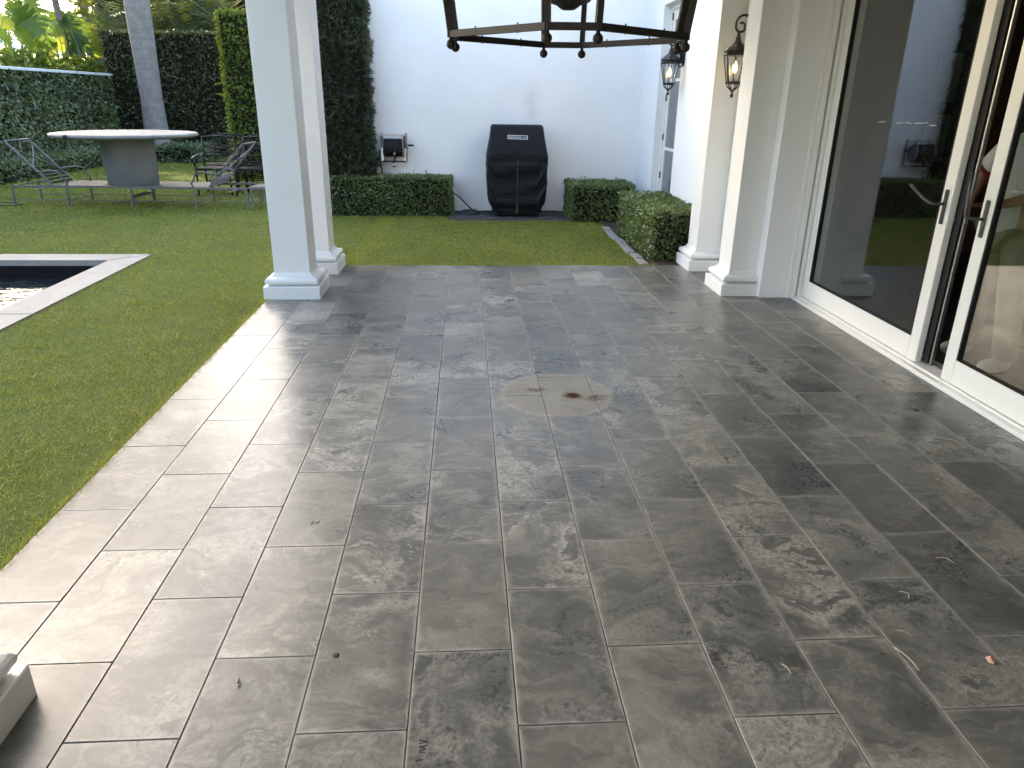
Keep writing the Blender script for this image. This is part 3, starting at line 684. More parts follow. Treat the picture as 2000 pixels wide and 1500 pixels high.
# ------------------------------------------------------------------ wall lanterns
def wall_lantern(loc, label, mat):
    """origin on the wall (plane x=0), lantern hangs towards -x"""
    t = thing('wall_lantern', label, 'wall lamp', loc, group='wall lanterns on the house')
    cx = -0.15
    pl = MB(); prof = [(.000, .055), (.0, .075)]
    for a, b, k in (((-.024, -.045, -.055), (0, .045, .19), .008), ((-.034, -.03, -.03), (-.024, .03, .16), .006)): pl.box(a, b, k)
    pl.add([(-.02, -.04, .19), (-.02, .04, .19), (-.02, 0, .235), (-.002, -.04, .19), (-.002, .04, .19), (-.002, 0, .235)], [(0,2,1), (3,4,5), (0,1,4,3), (1,2,5,4), (2,0,3,5)])
    pl.add([(-.02, -.04, -.055), (-.02, .04, -.055), (-.02, 0, -.10), (-.002, -.04, -.055), (-.002, .04, -.055), (-.002, 0, -.10)], [(0,1,2), (3,5,4), (0,3,4,1), (1,4,5,2), (2,5,3,0)])
    pl.build('back_plate', mat, t)
    sc = [Vector((-.03, 0, -.07)), Vector((-.045, 0, .02)), Vector((-.048, 0, .10))]
    sc += [Vector((-.115+.067*math.cos(a), 0, .165+.067*math.sin(a))) for a in [R(x) for x in range(-20, 200, 22)]]
    sc += [Vector((-.138+.044*math.cos(a), 0, .150+.044*math.sin(a))) for a in [R(x) for x in range(195, 330, 24)]]
    sc += [Vector((-.132+.026*math.cos(a), 0, .150+.026*math.sin(a))) for a in [R(x) for x in range(340, 520, 30)]]
    MB().tube(sc, [.010]*(len(sc)-6)+[.009, .008, .008, .008, .009, .011], 8).build('scroll_arm', mat, t)
    MB().tube([Vector((-.045, 0, -.01)), Vector((-.05, 0, -.06))]+[Vector((-.035+.022*math.cos(a), 0, -.085+.022*math.sin(a))) for a in [R(x) for x in range(150, 420, 30)]], .007, 7).build('tail_scroll', mat, t)
    n = 8; rt = math.pi/8
    cap = [(.010, .105), (.014, .085), (.020, .070), (.024, .050), (.034, .028), (.056, .008), (.086, -.012), (.104, -.030), (.108, -.040), (.096, -.048), (.100, -.060), (.106, -.066), (.104, -.074), (.095, -.075)]
    MB().lathe(cap[::-1], n, (cx, 0, 0), rt, smooth=False).build('cap', mat, t)
    zt, zb, rt_, rb_ = -.075, -.272, .098, .058
    for k in range(n):
        a = rt+2*math.pi*k/n; u = Vector((math.cos(a), math.sin(a), 0)); a2 = rt+2*math.pi*(k+1)/n; u2 = Vector((math.cos(a2), math.sin(a2), 0))
        C = Vector((cx, 0, 0))
        MB().tube([C+u*rt_+Vector((0,0,zt)), C+u*rb_+Vector((0,0,zb))], .0045, 5).build('cage_bar', mat, t)
        q = .96; MB().add([C+u*rt_*q+Vector((0,0,zt)), C+u2*rt_*q+Vector((0,0,zt)), C+u2*rb_*q+Vector((0,0,zb)), C+u*rb_*q+Vector((0,0,zb))], [(0,1,2,3)]).build('glass_pane', 'glass', t)
    MB().lathe([(.050, -.292), (.066, -.286), (.068, -.276), (.064, -.270), (.052, -.269)], n, (cx, 0, 0), rt, smooth=False).build('bottom_ring', mat, t)
    rb = MB()
    for k in range(6):
        a = math.pi/6+2*math.pi*k/6; u = Vector((math.cos(a), math.sin(a), 0)); C = Vector((cx, 0, 0))
        rb.tube([C+u*.056+Vector((0,0,-.288)), C+u*.046+Vector((0,0,-.312)), C+u*.022+Vector((0,0,-.332)), C+u*.008+Vector((0,0,-.345))], .005, 6)
    rb.build('basket', mat, t)
    MB().lathe([(.001, -.398), (.012, -.392), (.016, -.380), (.011, -.368), (.006, -.362), (.012, -.352), (.008, -.342)], 10, (cx, 0, 0)).build('finial', mat, t)
    MB().lathe([(.016, -.27), (.016, -.205)], 12, (cx, 0, 0)).build('candle_sleeve', 'candle', t)
    MB().lathe([(.008, -.205), (.018, -.190), (.021, -.172), (.017, -.150), (.009, -.128), (.003, -.112)], 12, (cx, 0, 0)).build('bulb', 'flame', t)
    t.scale = (1.08, 1.08, 1.08); return t
wl = wall_lantern((WX, 9.26, 2.115), 'lit black wall lantern on the white wall beside the glazed side door', 'iron')
wl2 = wall_lantern((WX, 7.0, 2.085), 'lit bronze wall lantern half hidden behind the column next to the sliding doors', 'bronze')

# ------------------------------------------------------------------ hanging lantern
def hanging_lantern():
    t = thing('hanging_lantern', 'large open frame rust brown lantern hanging from the patio ceiling', 'ceiling lamp', (0.508, 3.935, 1.905), R(-5.1))
    D, c_ = 0.565, 0.108                       # half diagonal, half chamfer
    base = []
    for u, v in (((0,-1), (1,0)), ((1,0), (0,1)), ((0,1), (-1,0)), ((-1,0), (0,-1))):
        u, v = Vector((*u,0)), Vector((*v,0)); base += [u*D-v*c_, u*D+v*c_]
    top = [p*1.15+Vector((0,0,0.66)) for p in base]
    for k in range(8):
        a, b = base[k], base[(k+1) % 8]; d = (b-a).normalized()*0.012
        MB().bar(a-d, b+d, 0.026, 0.030).build('bottom_rail', 'rust', t)
        MB().bar(top[k]-d, top[(k+1) % 8]+d, 0.026, 0.030).build('top_rail', 'rust', t)
        MB().bar(a+Vector((0,0,.015)), top[k]-Vector((0,0,.015)), 0.034, 0.026, up=(-a.y, a.x, 0)).build('post', 'rust', t)
        MB().lathe([(.009, -.016), (.009, -.026)], 8, a).ball(a+Vector((0,0,-.046)), .0225, 14).build('ball_finial', 'rust', t)
        MB().tube([top[k], top[k]*0.45+Vector((0,0,.50)), Vector((0,0,.98))+base[k]*0.05], .012, 6).build('crown_strap', 'rust', t)
        for s in (0.28, 0.72):
            q = a.lerp(b, s) if (b-a).length > .3 else None
            if q is not None: MB().tube([q+Vector((0,0,-.019)), q+Vector((0,0,.024))], .0035, 5).build('glass_clip', 'rust', t)
    dish = MB().lathe([(.004, .118), (.030, .120), (.044, .128), (.060, .140), (.080, .146), (.105, .156), (.112, .166), (.114, .178), (.10, .215), (.045, .23), (.02, .26), (.018, .60), (.03, .62), (.02, .64), (.018, .98)], 20).build('candle_cluster', 'rust', t)
    for k in range(4):
        a = math.pi/4+k*math.pi/2; p = Vector((math.cos(a)*.17, math.sin(a)*.17, 0))
        MB().tube([Vector((0,0,.21))+p*.4, Vector((0,0,.18))+p*.8, Vector((0,0,.25))+p], .007, 6).build('candle_arm', 'rust', dish)
        MB().lathe([(.016, .25), (.016, .36)], 12, p).build('candle_sleeve', 'candle', dish)
        MB().lathe([(.008, .36), (.017, .385), (.012, .43), (.002, .46)], 10, p).build('bulb', 'candle', dish)
    MB().tube([(0,0,.97), (0,0,1.08)], .010, 8).build('stem', 'rust', t)
    MB().lathe([(.03, 1.06), (.065, 1.072), (.07, 1.0945)], 20).build('ceiling_canopy', 'rust', t)
hanging_lantern()

# ------------------------------------------------------------------ covered grill
def grill():
    cx, y0 = 0.745, 11.03
    t = thing('grill', 'gas grill on a cart under a black fitted cover against the white wall', 'grill', (cx, y0, 0.008))
    # cross sections: z, half width, front y, back y
    prof = [(.06, .350, -.255, .22), (.12, .355, -.262, .225), (.20, .40, -.285, .235), (.30, .425, -.285, .24), (.45, .432, -.275, .24), (.60, .435, -.268, .24), (.74, .438, -.262, .24), (.80, .440, -.262, .24),
            (.835, .442, -.265, .24), (.86, .437, -.262, .24), (.90, .432, -.255, .238), (.98, .415, -.232, .232), (1.10, .392, -.190, .222), (1.20, .380, -.150, .21), (1.245, .374, -.125, .20), (1.262, .368, -.108, .19), (1.268, .352, -.085, .17)]
    zs = np.array([p[0] for p in prof]); Z = np.concatenate([np.linspace(.06, .86, 46), np.linspace(.88, 1.268, 20)])
    g = lambda z, i: np.interp(z, zs, [p[i] for p in prof])
    n = 112; vs = []
    for z in Z:
        hw, fy, by = g(z, 1), g(z, 2), g(z, 3); r = 0.05
        hy = (by-fy)/2; my = (by+fy)/2
        for k in range(n):
            a = 2*math.pi*k/n; e = 0.16
            x = hw*math.copysign(abs(math.cos(a))**e, math.cos(a)); y = my+hy*math.copysign(abs(math.sin(a))**e, math.sin(a))
            front = max(0, -math.sin(a))**0.5
            side = 1-front
            low = max(0, min(1, (.84-z)/.10))
            ax = abs(x)
            w_ = 0.0
            # drapes fanning from the zip
            sg = 1 if x > 0 else -1
            u_ = .93*x*sg-.36*(z-.5); v_ = .30*x*sg+.95*z
            nz = mnoise.noise(Vector((u_*10+sg*3.1, v_*1.6, 1.7+y*.5))); n2 = mnoise.noise(Vector((u_*23-sg, v_*4.0, 7.3)))
            n3 = mnoise.noise(Vector((x*3.1, z*3.3, 4.0)))
            w_ += low*(0.034*max(0, 1-abs(nz)*2.4)**2.0+0.010*max(0, 1-abs(n2)*2.6)**1.8+0.016*n3)
            w_ -= low*0.014*math.exp(-(ax/.03)**2)
            up = max(0, 1-abs(z-.83)/.075)
            w_ += up*0.014*abs(math.sin(x*16+math.sin(x*7)*2))*(1 if z > .80 else .4)
            hi = max(0, min(1, (z-.92)/.1)); w_ += hi*0.0025*math.sin(x*7+z*19)
            if z > .868 and z < .90: w_ += 0.006
            vs.append((x+(0 if side < .5 else math.copysign(w_*.3, x)), y-w_*front, z))
    fs = [(i*n+k, i*n+(k+1) % n, (i+1)*n+(k+1) % n, (i+1)*n+k) for i in range(len(Z)-1) for k in range(n)]
    m = MB().add(vs, fs, True); L = len(Z)-1
    m.add([vs[L*n+k] for k in range(n)], [tuple(range(n))], False)
    cv = m.build('cover', 'cloth', t)
    # zip seam and its flared foot
    zp = MB()
    pts = [(0.0, g(z, 2)-.014, z) for z in np.linspace(.22, .80, 14)]
    zp.tube(pts, .0065, 6); zp.build('zip', 'cloth_flap', cv)
    MB().add([(-.022, -.292, .062), (.022, -.292, .062), (.004, -.310, .24), (-.004, -.310, .24), (0, -.300, .06)], [(0,4,3), (4,2,3), (4,1,2)]).build('zip_flap', 'cloth_flap', cv)
    MB().box((-.30, -.20, .012), (.30, .19, .075), .01).build('cart_base', 'rubber', t)
    for x in (-.29, .29):
        for y in (-.19, .17): MB().lathe([(.02, -.001), (.024, .004), (.024, .05), (.012, .062)], 12, (x, y, 0)).build('caster', 'iron', t)
    # printed badge
    zc, sl = 1.105, math.atan2(.042, .10)
    M = Matrix.Translation((0.0, float(g(zc, 2))-.006, zc)) @ Matrix.Rotation(R(90)-sl, 4, 'X') @ Matrix.Rotation(R(-1.2), 4, 'Z')
    bd = MB().box((-.135, -.026, -.001), (.135, .026, .001), M=M).build('badge', 'rubber', cv)
    fr = MB()
    for a, b in (((-.142, .021, .0005), (.142, .028, .003)), ((-.142, -.028, .0005), (.142, -.021, .003)), ((-.142, -.021, .0005), (-.135, .021, .003)), ((.135, -.021, .0005), (.142, .021, .003))): fr.box(a, b, M=M)
    fr.build('badge_border', 'badge_white', cv)
    def text(s, size, x, y, sx=1.0):
        cu = bpy.data.curves.new('badge_text', 'FONT'); cu.body = s; cu.size = size; cu.extrude = .0008; cu.resolution_u = 2; cu.offset = 0.0
        o = bpy.data.objects.new('badge_text', cu); COL.objects.link(o)
        me = bpy.data.meshes.new_from_object(o.evaluated_get(bpy.context.evaluated_depsgraph_get()))
        bpy.data.objects.remove(o); me.transform(M @ Matrix.Translation((x, y, .0022)) @ Matrix.Diagonal((sx, 1, 1, 1)))
        me.materials.clear(); me.materials.append(MAT['badge_white'])
        q = bpy.data.objects.new('lettering', me); COL.objects.link(q); q.parent = cv
    text('SEDONA', .036, -.124, -.0130, 1.22); text('BY LYNX', .020, .062, -.0105, .92)
grill()

# ------------------------------------------------------------------ hose reel and hose
def hose_reel():
    cx, cz = -1.05, 0.93
    t = thing('hose_reel', 'wall mounted steel hose reel wound with black hose and a hanging nozzle', 'hose reel', (cx, BWY, cz))
    bk = MB()
    for x in (-.175, .175):
        bk.box((x-.018, -.012, -.21), (x+.018, -.001, .20), .002)
    bk.build('wall_bracket', 'steel', t)
    for s in (-1, 1):
        m = MB(); x = s*.165
        m.bar((x, -.01, .17), (x, -.23, .17), .03, .012); m.bar((x, -.01, -.19), (x, -.20, -.19), .03, .012)
        m.bar((x, -.225, .17), (x, -.16, -.0), .008, .03, up=(1,0,0)); m.bar((x, -.16, 0), (x, -.19, -.19), .008, .03, up=(1,0,0)); m.build('side_arm', 'steel', t)
        MB().lathe([(.004, -.004), (.135, -.004), (.145, 0), (.135, .004), (.004, .004)], 28, M=Matrix.Translation((s*.142, -.16, 0)) @ Matrix.Rotation(R(90), 4, 'Y')).build('drum_flange', 'steel', t)
    MB().box((-.185, -.245, .166), (.185, -.19, .190), .004).build('top_bar', 'steel', t)
    MB().tube([(-.17, -.20, -.19), (.17, -.20, -.19)], .010, 8).build('lower_rod', 'iron', t)
    MB().lathe([(.06, -.14), (.06, .14)], 20, M=Matrix.Translation((0, -.16, 0)) @ Matrix.Rotation(R(90), 4, 'Y')).build('drum', 'iron', t)
    n = 12*16; pts = [Vector((-.128+.256*i/n, -.16+.118*math.cos(i*2*math.pi/16), .118*math.sin(i*2*math.pi/16))) for i in range(n+1)]
    MB().tube(pts, .0115, 7).build('wound_hose', 'rubber', t)
    h = MB().tube([(.17, -.16, 0), (.20, -.16, 0), (.205, -.16, -.02), (.205, -.16, .045)], .008, 7).build('crank_arm', 'steel', t)
    MB().lathe([(.012, 0), (.014, .02), (.014, .08), (.011, .09)], 12, M=Matrix.Translation((.205, -.16, .035)) @ Matrix.Rotation(R(90), 4, 'Y')).build('crank_grip', 'rubber', h)
    nz = MB().tube([(.02, -.285, .03), (.022, -.293, -.06), (.022, -.292, -.13), (.012, -.295, -.20)], [.012, .014, .014, .012], 10).build('nozzle', 'rubber', t)
    MB().lathe([(.016, -.012), (.017, 0), (.016, .014)], 12, (.022, -.293, -.075)).build('brass_coupling', 'brass', nz)
    MB().ball((.005, -.30, -.235), .032, 14, (1, .8, 1)).build('nozzle_head', 'steel', nz)
hose_reel()
hs = bez((-1.255, 11.24, .90), (-1.27, 11.22, .72), (-1.20, 11.30, .35), (-1.12, 11.3, .05), 10)+bez((-1.0, 11.3, .03), (-.7, 11.25, .03), (-.45, 11.1, .35), (-.17, 11.02, .31), 10)+\
     bez((-.10, 11.02, .26), (.05, 11.03, .12), (.12, 11.04, .03), (.20, 11.03, .02), 8)+[Vector((.05+.13*math.cos(a), 11.0+.13*math.sin(a), .02+.004*i)) for i, a in enumerate([R(x) for x in range(10, -330, -30)])]+bez((.17, 11.06, .04), (.25, 11.2, .03), (.35, 11.22, .025), (.48, 11.2, .03), 8)
tag(MB().tube(hs, .0105, 8).build('garden_hose', 'hose'), 'dark hose dropping behind the box hedge and coiling on the slate beside the grill', 'hose')
tag(MB().tube(bez((1.08, 11.2, .03), (1.2, 11.28, .02), (1.3, 11.3, .02), (1.40, 11.28, .02), 8), .009, 7).build('gas_hose', 'rubber'), 'short black hose lying to the right of the covered grill', 'hose')

# ------------------------------------------------------------------ clipped hedges
hedge_box('box_hedge', 'low clipped box hedge under the hose reel, left of the grill', 'hedge', (-2.35, 10.93, -.02), (-0.20, 11.32, .545), 11000, .034, 'box_leaf', 'xXyZ', .018, .05, 'low box hedges by the white wall')
hedge_box('box_hedge', 'low clipped box hedge right of the grill in the wall corner', 'hedge', (1.50, 10.42, -.02), (2.40, 11.3, .50), 9000, .034, 'box_leaf', 'xXyZ', .02, .05, 'low box hedges by the white wall')
hedge_box('box_hedge', 'low clipped box hedge with sunlit top beside the column base and patio', 'hedge', (1.99, 7.72, -.02), (2.56, 9.5, .52), 15000, .034, 'box_leaf', 'xXyYZ', .02, .05, 'low box hedges by the white wall')
structure(MB().box((1.95, 7.50, -.06), (2.6, 11.4, -.004)).build('planting_bed', 'soil'))
for i in range(8):
    a = i/8; x = 1.89-0.0*a; L_ = .29
    o = MB().box((-.045, -L_/2+.006, -.05), (.045, L_/2-.006, .012+.004*(i % 3)), .006).build('edging_stone', 'edging', loc=(x+.012*math.sin(i*2.1), 7.66+i*.3, 0))
    o.rotation_euler = (0, 0, .05*math.sin(i*1.7))
    tag(o, ['flat grey edging stone touching the slate patio beside the box hedge', 'second grey edging stone from the patio beside the box hedge', 'third grey edging stone from the patio beside the box hedge', 'fourth grey edging stone from the patio beside the box hedge', 'fifth grey edging stone from the patio beside the box hedge', 'sixth grey edging stone from the patio beside the box hedge', 'seventh grey edging stone from the patio, near the wall corner hedge', 'last grey edging stone, farthest from the patio by the wall corner hedge'][i], 'edging', 'edging stones of the hedge bed')

# yew column beside the white wall
def yew():
    a, b = (-2.05, 10.98, 0), (-1.33, 11.38, 3.7)
    t = thing('podocarpus', 'tall dark clipped needle leaved column shrub at the white wall end', 'shrub', (-1.69, 11.18, 0))
    la, lb = (-.36, -.20, 0), (.36, .20, 3.7)
    MB().box((-.30, -.13, 0), (.33, .2, 3.65)).build('inner_twigs', 'twigs', t)
    MB().tube([(0, 0, 0), (.02, 0, 1.5), (0, 0, 3.4)], [.04, .03, .015], 7).build('trunk', 'bark', t)
    P, Nr = box_surface(la, lb, 1900, 'xXy', .05)
    k = 13; P = np.repeat(P, k, 0); Nr = np.repeat(Nr, k, 0)
    ctr = unit(Nr*.9+np.repeat(rng.normal(size=(len(P)//k, 3)), k, 0)*.5)
    D = unit(ctr*.55+rng.normal(size=P.shape)*.62)
    P = P-Nr*np.repeat(rng.random((len(P)//k, 1))*.06, k, 0)
    L_ = rng.uniform(.045, .085, len(P)); P[:,2] = np.maximum(P[:,2], .02)
    np_mesh('foliage', leaves(P, D, unit(rng.normal(size=P.shape)), L_, L_*.14, .05), 4, 'yew_leaf', np.repeat(clump_rnd(P[::k]), k), parent=t)
    # tufts that stick out over the wall
    q = np.array([[.36, -.1, z] for z in (.72, 1.02, 1.42, 1.92, 2.08, 2.16, 2.75)]); k = 16
    P = np.repeat(q, k, 0); D = unit(np.array([.8, -.15, .25])+rng.normal(size=P.shape)*.55); L_ = rng.uniform(.06, .11, len(P))
    np_mesh('shoot_tufts', leaves(P, D, unit(rng.normal(size=P.shape)), L_, L_*.13, .05), 4, 'yew_leaf', rng.uniform(.5, 1, len(P)), parent=t)
yew()

# tall clipped hedge block, dark back hedge, fig covered wall, ground hedge
hedge_box('clipped_hedge', 'tall bright edged clipped hedge block behind the black chairs', 'hedge', (-4.78, 15.9, -.02), (-2.5, 17.2, 3.12), 17000, .075, 'ficus_leaf', 'xyZ', .05, .10, aspect=.55)
hedge_box('clipped_hedge', 'wide dark hedge along the back of the lawn behind the palm trunk', 'hedge', (-9.75, 22.0, -.02), (-2.0, 23.0, 3.18), 27000, .095, 'dark_leaf', 'yZ', .09, .16, aspect=.5)
def fig_wall():
    t = thing('garden_wall', 'long boundary wall covered in creeping fig with a pale cap', 'wall', (-9.75, 14, 0))
    MB().box((-.15, -8, -.1), (.12, 10.5, 2.05)).build('wall_body', 'twigs', t)
    MB().box((-.20, -8, 2.05), (.19, 10.5, 2.115), .01).build('wall_cap', 'paint', t)
    P, Nr = box_surface((-.15, -4, 0), (.16, 8.6, 2.06), 30000, 'X', .05)
    P = P-Nr*(rng.random((len(P),1))*.05); D = unit(Nr*.35+rng.normal(size=P.shape)*.7+np.array([0, 0, -.35])); s = rng.uniform(.055, .10, len(P))
    np_mesh('foliage', leaves(P, D, unit(Nr+rng.normal(size=P.shape)*.45+np.array([0, 0, .55])), s, s*.7), 4, 'fig_leaf', clump_rnd(P, .7), parent=t)
fig_wall()
hedge_box('ground_hedge', 'knee high loose hedge running along the foot of the fig covered wall', 'hedge', (-9.55, 10.5, -.02), (-8.62, 19.9, .33), 15000, .065, 'fig_leaf', 'XyZ', .05, .08, aspect=.6)
hedge_box('ground_hedge', 'low rounded hedge around the foot of the palm trunk', 'hedge', (-8.62, 19.6, -.02), (-6.75, 21.2, .40), 6500, .07, 'fig_leaf', 'xXyZ', .07, .10, aspect=.6)

# ------------------------------------------------------------------ palms, broad leaved plants, trees
def frond(name, mat, base, direc, length, droop, nl, ll, lw, parent, up=(0,0,1), rib=.012, vshape=.5, split=False):
    base = Vector(base); d = Vector(direc).normalized(); upv = Vector(up)
    pts = []; p = base.copy(); dd = d.copy(); step = length/14
    for i in range(15):
        pts.append(p.copy()); dd = (dd + Vector((0,0,-1))*droop*(i/14)*.22).normalized(); p = p+dd*step
    MB().tube(pts, [rib*(1-.8*i/14) for i in range(15)], 5).build('midrib', 'stem', parent)
    P = []; D = []; NN = []; Ls = []
    for j in range(nl):
        f = .14+.86*(j+.5)/nl; i = min(13, int(f*14)); q = pts[i].lerp(pts[i+1], f*14-i); tg = (pts[i+1]-pts[i]).normalized()
        sd = tg.cross(upv).normalized(); nn = sd.cross(tg)
        prof = math.sin(math.pi*min(1, f*.92+.06))**.6
        for s in (-1, 1):
            dv = (sd*s*.85+tg*.55+nn*vshape*.5+Vector(rng.normal(size=3))*.06).normalized()
            dv = (dv+Vector((0,0,-.25))).normalized()
            P.append(q); D.append(dv); NN.append(nn); Ls.append(ll*prof*random.uniform(.85, 1.1))
    P = np.array(P); D = np.array(D); NN = np.array(NN); Ls = np.array(Ls)
    return np_mesh(name, leaves(P, D, NN, Ls, np.full(len(P), lw), .12), 4, mat, parent=parent)
def paddle(base, tip, width, mat, parent, nrm=(1,-.3,.2), tears=0, curl=.12, sag=.1):
    """broad leaf with midrib, cross-vein strips that can be torn apart"""
    b, tp = Vector(base), Vector(tip); ax = (tp-b); L = ax.length; ax.normalize(); nr = Vector(nrm); sd = ax.cross(nr).normalized(); nn = sd.cross(ax)
    n = 22 if tears > 4 else 16; V = []
    tear = set(random.sample(range(1, n-1), tears)) if tears else set()
    gapw = .8 if tears > 4 else .35
    mid = lambda f: b+ax*L*f+nn*(curl*L*math.sin(f*math.pi)) + Vector((0,0,-sag*L*f*f))
    wd = lambda f: width*.5*max(.02, math.sin(math.pi*min(1, f**.75)))**.7
    for s in (-1, 1):
        for i in range(n):
            f0, f1 = i/n, (i+1)/n
            g1 = f1-(gapw/n if i in tear else 0); g0 = f0+(gapw*.3/n if (i-1) in tear else 0)
            dr = random.uniform(-.06, .10)*width if tears else 0
            o0 = sd*s*wd(f0 if g0 == f0 else g0)+nn*.10*width; o1 = sd*s*wd(g1)+nn*.10*width
            adv = ax*width*.10
            V.append([mid(f0), mid(f0)+o0*.5+adv*.5, mid(f0)+o0+adv-nn*dr, mid(f1)+o1+adv-nn*dr, mid(f1)+o1*.5+adv*.5, mid(f1)])
    o = np_mesh('leaf', np.array([[tuple(v) for v in q] for q in V]), 6, mat, np.full(len(V), random.uniform(.25, .95)), parent=parent, kind=None)
    MB().tube([mid(i/8)-nn*.004 for i in range(9)], [.014*(1-.7*i/8) for i in range(9)], 5).build('midrib', 'stem', o)
    return o
def lobed(c, r, mat, parent, nrm, lobes=9, spin=0):
    """palmate lobed leaf"""
    c = Vector(c); nr = Vector(nrm).normalized(); a = nr.cross(Vector((0,0,1))).normalized(); b = nr.cross(a)
    P = []; D = []; Ls = []
    for k in range(lobes):
        an = spin+(k-lobes/2)*2*math.pi*.86/lobes; P.append(c); D.append(a*math.sin(an)+b*math.cos(an)*-1+nr*-.15); Ls.append(r*random.uniform(.8, 1.1))
    P = np.array(P); D = np.array(D); Ls = np.array(Ls)
    return np_mesh('leaf', leaves(P, D, np.tile(np.array(nr), (len(P), 1)), Ls, Ls*.42, .08), 4, mat, parent=parent, kind=None)

def royal_palm():
    t = thing('palm_tree', 'thick smooth grey palm trunk rising behind the round table', 'tree', (-8.02, 20.5, 0))
    prof = [(.40, -.05), (.37, .15), (.32, .45), (.285, .9), (.265, 1.5), (.275, 2.4), (.295, 3.4), (.305, 4.5), (.28, 6.0), (.22, 7.6), (.17, 8.2)]
    vs = []; n = 26
    MB().lathe(prof, n).build('trunk', 'trunk', t)
    MB().lathe([(.17, 8.15), (.19, 8.4), (.15, 9.3), (.09, 9.9)], 20).build('crownshaft', 'stem', t)
    for k in range(13):
        a = k*2.399; el = .35+.5*((k*7) % 5)/5
        frond('frond', 'palm_leaf', (0, 0, 9.7), (math.cos(a), math.sin(a), el), 3.2, 1.0, 40, .75, .05, t, rib=.03)
royal_palm()
def palm_clump(loc, label, fr, mat):
    t = thing('palm', label, 'palm', loc, group='feathery palms above the back hedge')
    MB().tube([(0, 0, 0), (.1, 0, 1.2), (.05, 0, 2.4)], [.11, .09, .08], 9).build('stem', 'bark', t)
    for k in range(fr):
        a = k*2.399+random.random(); el = .8+random.random()*1.6
        frond('frond', mat if random.random() < .75 else 'dry_palm_leaf', (.05, 0, 2.3+random.random()*.5), (math.cos(a), math.sin(a), el), 2.6+random.random(), .9, 30, .62, .035, t, rib=.018)
    return t
for i, (x, y, lb) in enumerate(((-9.9, 24.6, 'feathery palm behind the back hedge just right of the thick palm trunk'), (-8.3, 25.0, 'feathery palm above the middle of the back hedge, its fronds upright'),
                                (-6.6, 24.4, 'feathery palm above the back hedge next to the tall hedge block'), (-4.6, 25.5, 'feathery palm mostly hidden behind the tall hedge block'))):
    palm_clump((x, y, 0), lb, 15, 'palm_leaf')

BX = -10.9
def petiole(p, q, t): MB().tube(bez(p, (p[0], p[1], p[2]*.5+q[2]*.5), (q[0]*.5+p[0]*.5, q[1]*.5+p[1]*.5, q[2]-.2), q, 8), .022, 6).build('petiole', 'stem', t)
def plant(name, label, base, items, cat='plant'):
    t = thing(name, label, cat, base)
    B = Vector(base)
    for kind, p, q, wd, mat, tears in items:
        X = BX+random.uniform(-.35, .25)
        P = at_x(p[0], p[1], X)-B; Q = at_x(q[0], q[1], X+random.uniform(-.3, .3))-B
        if kind == 'p':
            paddle(P, Q, wd, mat, t, nrm=(1, -.8, .35), tears=tears); petiole((0, 0, .05), P, t)
        elif kind == 'l':
            lobed(P, (Q-P).length, mat, t, (.8, -.7, .4), 9, random.uniform(-.6, .6)); petiole((0, 0, .05), P, t)
    return t
by = lambda px: at_x(px, 120, BX).y
plant('split_leaf_plant', 'big split leaf plant at the top left corner above the fig wall', (BX, by(30), 0), [
    ('p', (42, 92), (44, -28), .95, 'tropic_leaf', 14), ('p', (55, 70), (8, -8), .80, 'tropic_leaf', 15), ('p', (50, 60), (105, 30), .55, 'tropic_leaf', 12),
    ('p', (60, 112), (26, 42), .55, 'tropic_leaf', 13), ('p', (22, 100), (-20, 52), .50, 'tropic_leaf', 2), ('p', (30, 118), (-10, 92), .35, 'tropic_leaf', 1), ('p', (70, 112), (92, 52), .42, 'tropic_leaf', 11), ('p', (0, 62), (4, 28), .5, 'lime_leaf', 0)])
plant('banana_plant', 'upright paddle leaved plant with lime green leaves behind the wall', (BX, by(125), 0), [
    ('p', (123, 108), (99, 34), .30, 'lime_leaf', 0), ('p', (112, 104), (86, 62), .22, 'tropic_leaf', 1), ('p', (100, 118), (96, 82), .26, 'lime_leaf', 0), ('p', (140, 110), (160, 60), .3, 'tropic_leaf', 2)])
plant('banana_plant', 'broad arching banana leaves behind the wall, left of the palm trunk', (BX, by(200), 0), [
    ('p', (202, 100), (150, 36), .62, 'tropic_leaf', 4), ('p', (205, 112), (176, 45), .48, 'lime_leaf', 3), ('p', (212, 126), (182, 88), .36, 'tropic_leaf', 1), ('p', (205, 128), (185, 112), .28, 'lime_leaf', 0), ('p', (168, 112), (140, 92), .34, 'tropic_leaf', 2)])
plant('banana_plant', 'dark folded banana leaves right beside the palm trunk above the wall', (BX, by(245), 0), [
    ('p', (236, 120), (224, 66), .46, 'tropic_leaf', 2), ('p', (244, 122), (256, 78), .34, 'tropic_leaf', 3), ('p', (262, 100), (246, 58), .25, 'lime_leaf', 0), ('p', (250, 134), (272, 110), .28, 'tropic_leaf', 1)])
plant('papaya_plant', 'yellow lobed leaf plant in the middle of the planting above the wall', (BX+.3, by(150), 0), [
    ('l', (84, 92), (84, 110), .3, 'lime_leaf', 0), ('l', (170, 98), (170, 116), .3, 'lime_leaf', 0), ('l', (158, 84), (158, 98), .3, 'tropic_leaf', 0), ('l', (132, 50), (132, 68), .3, 'tropic_leaf', 0), ('l', (120, 38), (120, 52), .3, 'tropic_leaf', 0)])
plant('papaya_plant', 'yellow lobed leaf plant leaning over the wall near the palm trunk', (BX+.3, by(235), 0), [
    ('l', (224, 108), (224, 126), .3, 'lime_leaf', 0), ('l', (248, 122), (248, 140), .3, 'lime_leaf', 0), ('l', (236, 116), (236, 130), .3, 'lime_leaf', 0), ('l', (214, 60), (214, 74), .3, 'tropic_leaf', 0)])
